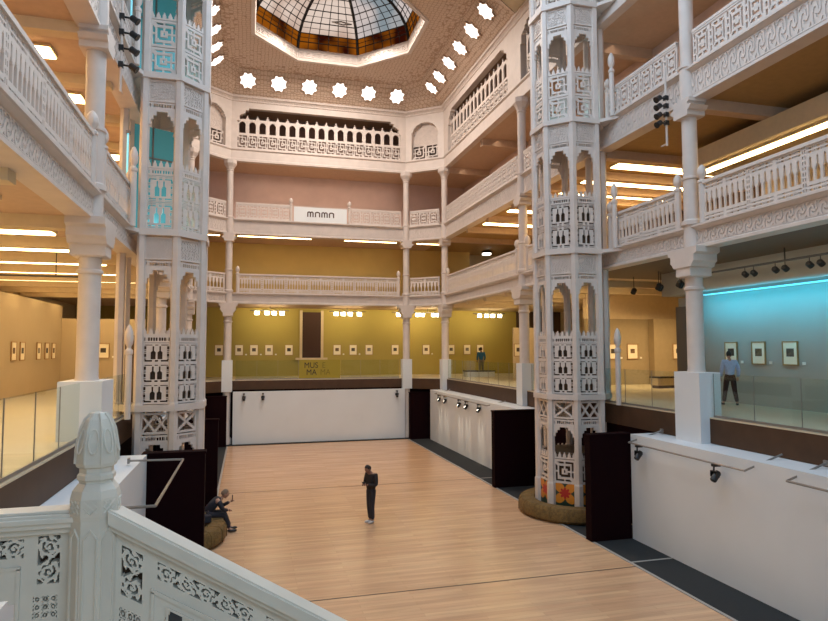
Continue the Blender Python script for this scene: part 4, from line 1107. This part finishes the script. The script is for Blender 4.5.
# level balustrade to the left
lt = thing('stair_balustrade', 'level carved balustrade left of the newel post, with scrollwork panels', 'balustrade', (-1.90, 3.36, 3.05), 0)
def ox(x): return x+1.90
hl = [(ox(-.940), ox(-.836), .845, 1.075, 's'), (ox(-.950), ox(-.846), .69, .80, 'q'), (ox(-1.86), ox(-.990), .975, 1.07, 's')]
def open_l(u, v):
    c = ox(-1.36); x = abs(u-c)
    if v > .86: return False
    if v < .76: return x < .335
    return x < .335-.03*(v > .77)-.04*(v > .79)-.05*(v > .815)-.10*(v > .84)
part('panel', stair_panel(1.13, 1.09, hl, open_l), STAIR, lt)
part('mouldings', MB().box(ox(-1.02), ox(-1.005), -.032, -.02, 0, .93).box(ox(-1.86), ox(-1.005), -.032, -.02, .925, .94), STAIR, lt)
for a, b, c, d, q in hl: part('shade_board', MB().box(a-.01, b+.01, .03, .045, c-.01, d+.01), BROWN, lt)  # dark board added for the shade seen through the scrollwork
part('handrail', MB().box(0, 1.12, -.075, .075, 1.115, 1.18).box(0, 1.13, -.088, .088, 1.14, 1.165).box(0, 1.13, -.05, .05, 1.085, 1.115).box(0, 1.12, -.06, .06, 1.18, 1.195), STAIR, lt, bevel=.004)
# raking balustrade going down to the right
SLP = -.605
rt = thing('stair_balustrade', 'raking carved balustrade descending right from the newel post', 'balustrade', (-.62, 3.32, 4.25), 0)
def oy(x): return x+.62
hr = [(oy(-.571), oy(-.469), .68, .925, 's'), (oy(-.571), oy(-.469), .47, .63, 'q'), (oy(-.41), oy(.05), .835, .925, 's'), (oy(.11), oy(.57), .835, .925, 's'), (oy(.63), oy(1.09), .835, .925, 's')]
def open_r(u, v):
    for c in (oy(-.315), oy(.20), oy(.72)):
        x = u-c
        if x*x+(v-.66)**2 < .052**2 or (abs(x) < .03 and .66 < v < .725): return True
        if v < .62 and abs(x) < .06+min(.16, (.62-v)*1.2): return True
    return False
pm = stair_panel(1.80, 1.03, hr, open_r)
pm.v = [(x, y, z-1.07+SLP*x) for x, y, z in pm.v]
part('panel', pm, STAIR, rt)
mo = MB()
for a, b in ((oy(-.43), oy(.07)), (oy(.09), oy(.59)), (oy(.61), oy(1.11))):
    mo.box(a, b, -.032, -.02, .765, .785); mo.box(a, a+.014, -.032, -.02, .2, .77); mo.box(a+.07, a+.08, -.03, -.02, .2, .73); mo.box(a+.08, b-.06, -.03, -.02, .722, .734)
mo.v = [(x, y, z-1.07+SLP*x) for x, y, z in mo.v]; part('mouldings', mo, STAIR, rt)
for a, b, c, d, q in hr:
    bb = MB().box(a-.01, b+.01, .03, .045, c-.01, d+.01); bb.v = [(x, y, z-1.07+SLP*x) for x, y, z in bb.v]; part('shade_board', bb, BROWN, rt)  # added dark board, stands in for shade behind the raking panels
hr_ = MB().box(0, 1.8, -.085, .085, -.07, -.01).box(0, 1.8, -.072, .072, -.01, 0).box(0, 1.8, -.06, .06, -.10, -.07)
hr_.v = [(x, y, z+SLP*x) for x, y, z in hr_.v]; part('handrail', hr_, STAIR, rt)
# landing and flight that carry the balustrade
struct('floor_landing', MB().box(-6, -.6, Y0, 3.45, 2.75, 3.05), GALFLOOR)
mb = MB()
for k in range(16):
    mb.box(-.6+k*.28, -.6+(k+1)*.28, Y0+2, 3.40, -.0, max(.0, 2.85-(k+1)*.17))
struct('floor_stair', mb, GALFLOOR)

# ------------------------------------------------------------------ people
def skin_mesh(name, verts, edges, radii, m, sub=2, root=0):
    me = bpy.data.meshes.new('tmp'); me.from_pydata([tuple(v) for v in verts], edges, [])
    o = bpy.data.objects.new('tmp', me); COL.objects.link(o)
    md = o.modifiers.new('skin', 'SKIN'); md.use_smooth_shade = True
    for i, r in enumerate(radii):
        sv = me.skin_vertices[0].data[i]; sv.radius = (r, r) if not isinstance(r, tuple) else r; sv.use_root = (i == root)
    sb = o.modifiers.new('sub', 'SUBSURF'); sb.levels = sub; sb.render_levels = sub
    bpy.context.view_layer.update(); dg = bpy.context.evaluated_depsgraph_get()
    r = bpy.data.meshes.new_from_object(o.evaluated_get(dg)); bpy.data.objects.remove(o); bpy.data.meshes.remove(me)
    r.materials.clear(); r.materials.append(m); r.name = name
    for p in r.polygons: p.use_smooth = True
    return r
def join_mb(me, mb):
    bm = bmesh.new(); bm.from_mesh(me); vs = [bm.verts.new(v) for v in mb.v]
    for f in mb.f:
        try: bm.faces.new([vs[i] for i in f]).smooth = True
        except ValueError: pass
    bmesh.ops.recalc_face_normals(bm, faces=bm.faces); bm.to_mesh(me); bm.free(); return me
def person(label, loc, rz, J, head_rot, mats, sc=1., sleeves=True, holds=None, shoes_m=None):
    skin, hair, top, bottom, shoe = mats
    t = thing('person', label, 'person', loc, rz); t.scale = (sc, sc, sc)
    V = lambda k: Vector(J[k])
    names = ['pelvis', 'waist', 'chest', 'neck', 'head', 'shl', 'ell', 'wrl', 'shr', 'elr', 'wrr', 'hpl', 'knl', 'anl', 'tol', 'hpr', 'knr', 'anr', 'tor']
    idx = {n: i for i, n in enumerate(names)}
    E_ = [('pelvis', 'waist'), ('waist', 'chest'), ('chest', 'neck'), ('neck', 'head'), ('chest', 'shl'), ('shl', 'ell'), ('ell', 'wrl'), ('chest', 'shr'), ('shr', 'elr'), ('elr', 'wrr'),
          ('pelvis', 'hpl'), ('hpl', 'knl'), ('knl', 'anl'), ('anl', 'tol'), ('pelvis', 'hpr'), ('hpr', 'knr'), ('knr', 'anr'), ('anr', 'tor')]
    rad = dict(pelvis=.11, waist=.10, chest=.12, neck=.052, head=.055, shl=.062, ell=.042, wrl=.028, shr=.062, elr=.042, wrr=.028, hpl=.085, knl=.055, anl=.037, tol=.03, hpr=.085, knr=.055, anr=.037, tor=.03)
    body = skin_mesh('body', [V(n) for n in names], [(idx[a], idx[b]) for a, b in E_], [rad[n] for n in names], skin)
    HM = Matrix.Translation(V('head')) @ head_rot
    hb = MB().ball((0, .015, .10), .072, .092, .118, 14, 10)
    hb.ball((0, .105, .075), .012, .018, .022, 8, 6); hb.ball((-.074, .0, .085), .012, .022, .032, 8, 6); hb.ball((.074, .0, .085), .012, .022, .032, 8, 6)
    hb.ball((0, .085, .035), .028, .014, .008, 8, 6); hb.ball((0, .075, .0), .03, .022, .022, 8, 6)
    for s_ in (-1, 1): hb.ball((s_*.03, .094, .105), .012, .008, .008, 8, 6)
    hb.xf(HM)
    for side, wr, el in (('l', 'wrl', 'ell'), ('r', 'wrr', 'elr')):   # hands with five curled fingers
        w = V(wr); d = (w-V(el)).normalized(); a = d.cross(Vector((0, 0, 1)));
        if a.length < .2: a = Vector((0, 1, 0))
        a.normalize(); b = a.cross(d).normalized()
        hb.ball(tuple(w+d*.05), .028, .028, .04, 10, 8)
        for q, ln in enumerate((.065, .078, .072, .055)):
            o_ = a*(-.027+.018*q); p0 = w+d*.065+o_
            hb.tube([p0, p0+d*ln*.5-b*.006, p0+d*ln*.85-b*.028], [.0095, .009, .007], 6)
        p0 = w+d*.025+a*-.024; hb.tube([p0, p0+d*.028-a*.024, p0+d*.06-a*.026-b*.012], [.011, .010, .008], 6)
    join_mb(body, hb); link('body', body, t)
    for s_ in (-1, 1):
        e = MB().ball((s_*.03, .101, .106), .006, .004, .005, 8, 6).xf(HM); part('eye', e, BLACK, t)
    hr = MB().ball((0, -.002, .115), .081, .098, .115, 14, 10); hr.v = [(x, y-.012 if z < .12 else y, z) if not (y > .05 and z < .17) else (x*.9, .05, max(z, .15)) for x, y, z in hr.v]
    hr.v = [(x, y, max(z, .045)) for x, y, z in hr.v]
    part('hair', hr.xf(HM), hair, t, smooth=True)
    tn = ['waist', 'chest', 'shl', 'ell', 'wl2', 'shr', 'elr', 'wr2', 'pelvis', 'collar']
    P = {n: V(n) for n in tn if n in J}
    P['wl2'] = V('ell').lerp(V('wrl'), .92); P['wr2'] = V('elr').lerp(V('wrr'), .92); P['collar'] = V('chest').lerp(V('neck'), .62)
    tr = dict(pelvis=.150, waist=.145, chest=.15, shl=.082, ell=.060, wl2=.044, shr=.082, elr=.060, wr2=.044, collar=.075)
    te = [('pelvis', 'waist'), ('waist', 'chest'), ('chest', 'shl'), ('shl', 'ell'), ('ell', 'wl2'), ('chest', 'shr'), ('shr', 'elr'), ('elr', 'wr2'), ('chest', 'collar')]
    link('shirt' if top is SHIRT or top is BLUET else 'jacket', skin_mesh('jacket', [P[n] for n in tn], [(tn.index(a), tn.index(b)) for a, b in te], [tr[n] for n in tn], top, root=1), t)
    bn = ['pelvis', 'hpl', 'knl', 'al2', 'hpr', 'knr', 'ar2', 'top']
    P = {n: V(n) for n in bn if n in J}; P['top'] = V('pelvis').lerp(V('waist'), .75); P['al2'] = V('knl').lerp(V('anl'), .96); P['ar2'] = V('knr').lerp(V('anr'), .96)
    br = dict(top=.125, pelvis=.14, hpl=.105, knl=.078, al2=.062, hpr=.105, knr=.078, ar2=.062)
    link('trousers', skin_mesh('trousers', [P[n] for n in bn], [(bn.index(a), bn.index(b)) for a, b in (('pelvis', 'top'), ('pelvis', 'hpl'), ('hpl', 'knl'), ('knl', 'al2'), ('pelvis', 'hpr'), ('hpr', 'knr'), ('knr', 'ar2'))], [br[n] for n in bn], bottom), t)
    for a, b in (('anl', 'tol'), ('anr', 'tor')):
        p, q = V(a), V(b); d = (q-p); d.z = 0; d.normalize()
        c = p.lerp(q, .5); m_ = MB().ball((0, 0, 0), .048, .135, .045, 12, 8); m_.v = [(x, y, max(z, -.036)) for x, y, z in m_.v]
        part('shoe', m_.xf(Matrix.Translation((c.x, c.y, min(p.z, q.z)+.005)) @ Matrix.Rotation(math.atan2(-d.x, d.y), 4, 'Z')), shoe, t, smooth=True)
    return t
RX_ = lambda d: Matrix.Rotation(math.radians(d), 4, 'X')
STAND = dict(pelvis=(0, 0, .93), waist=(0, .0, 1.08), chest=(0, -.01, 1.30), neck=(0, .0, 1.47), head=(0, .025, 1.53), shl=(-.19, -.01, 1.40), ell=(-.24, -.04, 1.13), wrl=(-.22, .10, .92),
             shr=(.19, -.01, 1.40), elr=(.24, -.04, 1.13), wrr=(.22, .10, .92), hpl=(-.09, 0, .88), knl=(-.095, .02, .50), anl=(-.10, -.02, .09), tol=(-.115, .13, .045), hpr=(.09, 0, .88), knr=(.095, .02, .50), anr=(.10, -.02, .09), tor=(.115, .13, .045))
# man on the floor looking down at a phone
J = dict(STAND); J.update(ell=(-.25, .02, 1.12), wrl=(-.06, .22, 1.14), elr=(.25, .02, 1.12), wrr=(.07, .23, 1.15), neck=(0, .03, 1.46), head=(0, .06, 1.50), hpl=(-.07, 0, .88), hpr=(.07, 0, .88), knl=(-.06, .02, .50), knr=(.06, .02, .50), anl=(-.055, -.02, .09), anr=(.055, -.02, .09), tol=(-.07, .13, .045), tor=(.07, .13, .045))
person('person in dark clothes standing alone on the wooden floor, head bowed', (3.52, 17.9, 0), math.radians(120), J, RX_(-38), (SKIND, HAIRD, SUIT, DENIM, SHOEW), .985)
ph = thing('phone', 'phone held by the person standing on the floor', 'phone', (3.52-.245, 17.76, 1.17), math.radians(120)); part('body', MB().box(-.036, .036, -.005, .005, -.07, .07).xf(RX_(-50)), BLACK, ph); part('screen', MB().box(-.032, .032, -.0065, -.005, -.064, .064).xf(RX_(-50)), GREYM, ph)
# seated person on the left ring bench, leaning forward
J = dict(pelvis=(0, 0, .56), waist=(0, .06, .70), chest=(0, .24, .84), neck=(0, .37, .95), head=(0, .42, .97), shl=(-.18, .27, .90), ell=(-.22, .42, .68), wrl=(-.10, .62, .80), shr=(.18, .27, .90), elr=(.23, .40, .66), wrr=(.12, .55, .62),
         hpl=(-.10, .04, .53), knl=(-.14, .46, .52), anl=(-.12, .62, .10), tol=(-.13, .78, .05), hpr=(.10, .04, .53), knr=(.13, .46, .50), anr=(.13, .58, .10), tor=(.15, .73, .05))
person('grey-haired person in navy sitting bent forward on the left ring bench', (-.98, 18.05, 0), math.radians(-82), J, RX_(-25), (SKIN, HAIRG, DENIM, DENIM, SHOED), .98)
ph = thing('phone', 'small tablet held up by the seated person', 'tablet', (-.33, 18.21, .88), math.radians(-82)); part('body', MB().box(-.06, .06, -.006, .006, -.09, .09), mat('brown_leather', (.16, .07, .04), .6), ph); part('screen', MB().box(-.05, .05, -.008, -.006, -.08, .08), BLACK, ph)
bg = thing('bag', 'dark bag lying on the ring bench beside the seated person', 'bag', (-1.02, 17.42, .465), .4)
part('body', MB().box(-.16, .16, -.12, .12, 0, .2), DENIM, bg, bevel=.03); part('strap', MB().tube([(-.12, 0, .19), (-.06, 0, .28), (.06, 0, .28), (.12, 0, .19)], .012, 6), BLACK, bg, smooth=True)
# man before the teal wall, walking away
J = dict(STAND); J.update(ell=(-.25, -.05, 1.14), wrl=(-.26, .02, .90), elr=(.26, -.04, 1.14), wrr=(.25, .06, .90), knl=(-.13, .06, .50), anl=(-.20, .02, .09), tol=(-.22, .17, .045), knr=(.12, -.02, .50), anr=(.17, -.10, .09), tor=(.20, .04, .045))
person('person in a pale blue shirt and dark trousers walking before the teal wall', (13.52, 15.05, ZG), math.radians(-28), J, RX_(-12), (SKIN, HAIRD, SHIRT, TROUS, SHOED), .90)
# visitor in blue at the far wall
person('distant person in a bright blue top facing the olive wall', (14.05, 36.2, ZG), math.radians(-10), dict(STAND), RX_(-5), (SKIND, HAIRD, BLUET, GREYT, SHOED), 1.0)
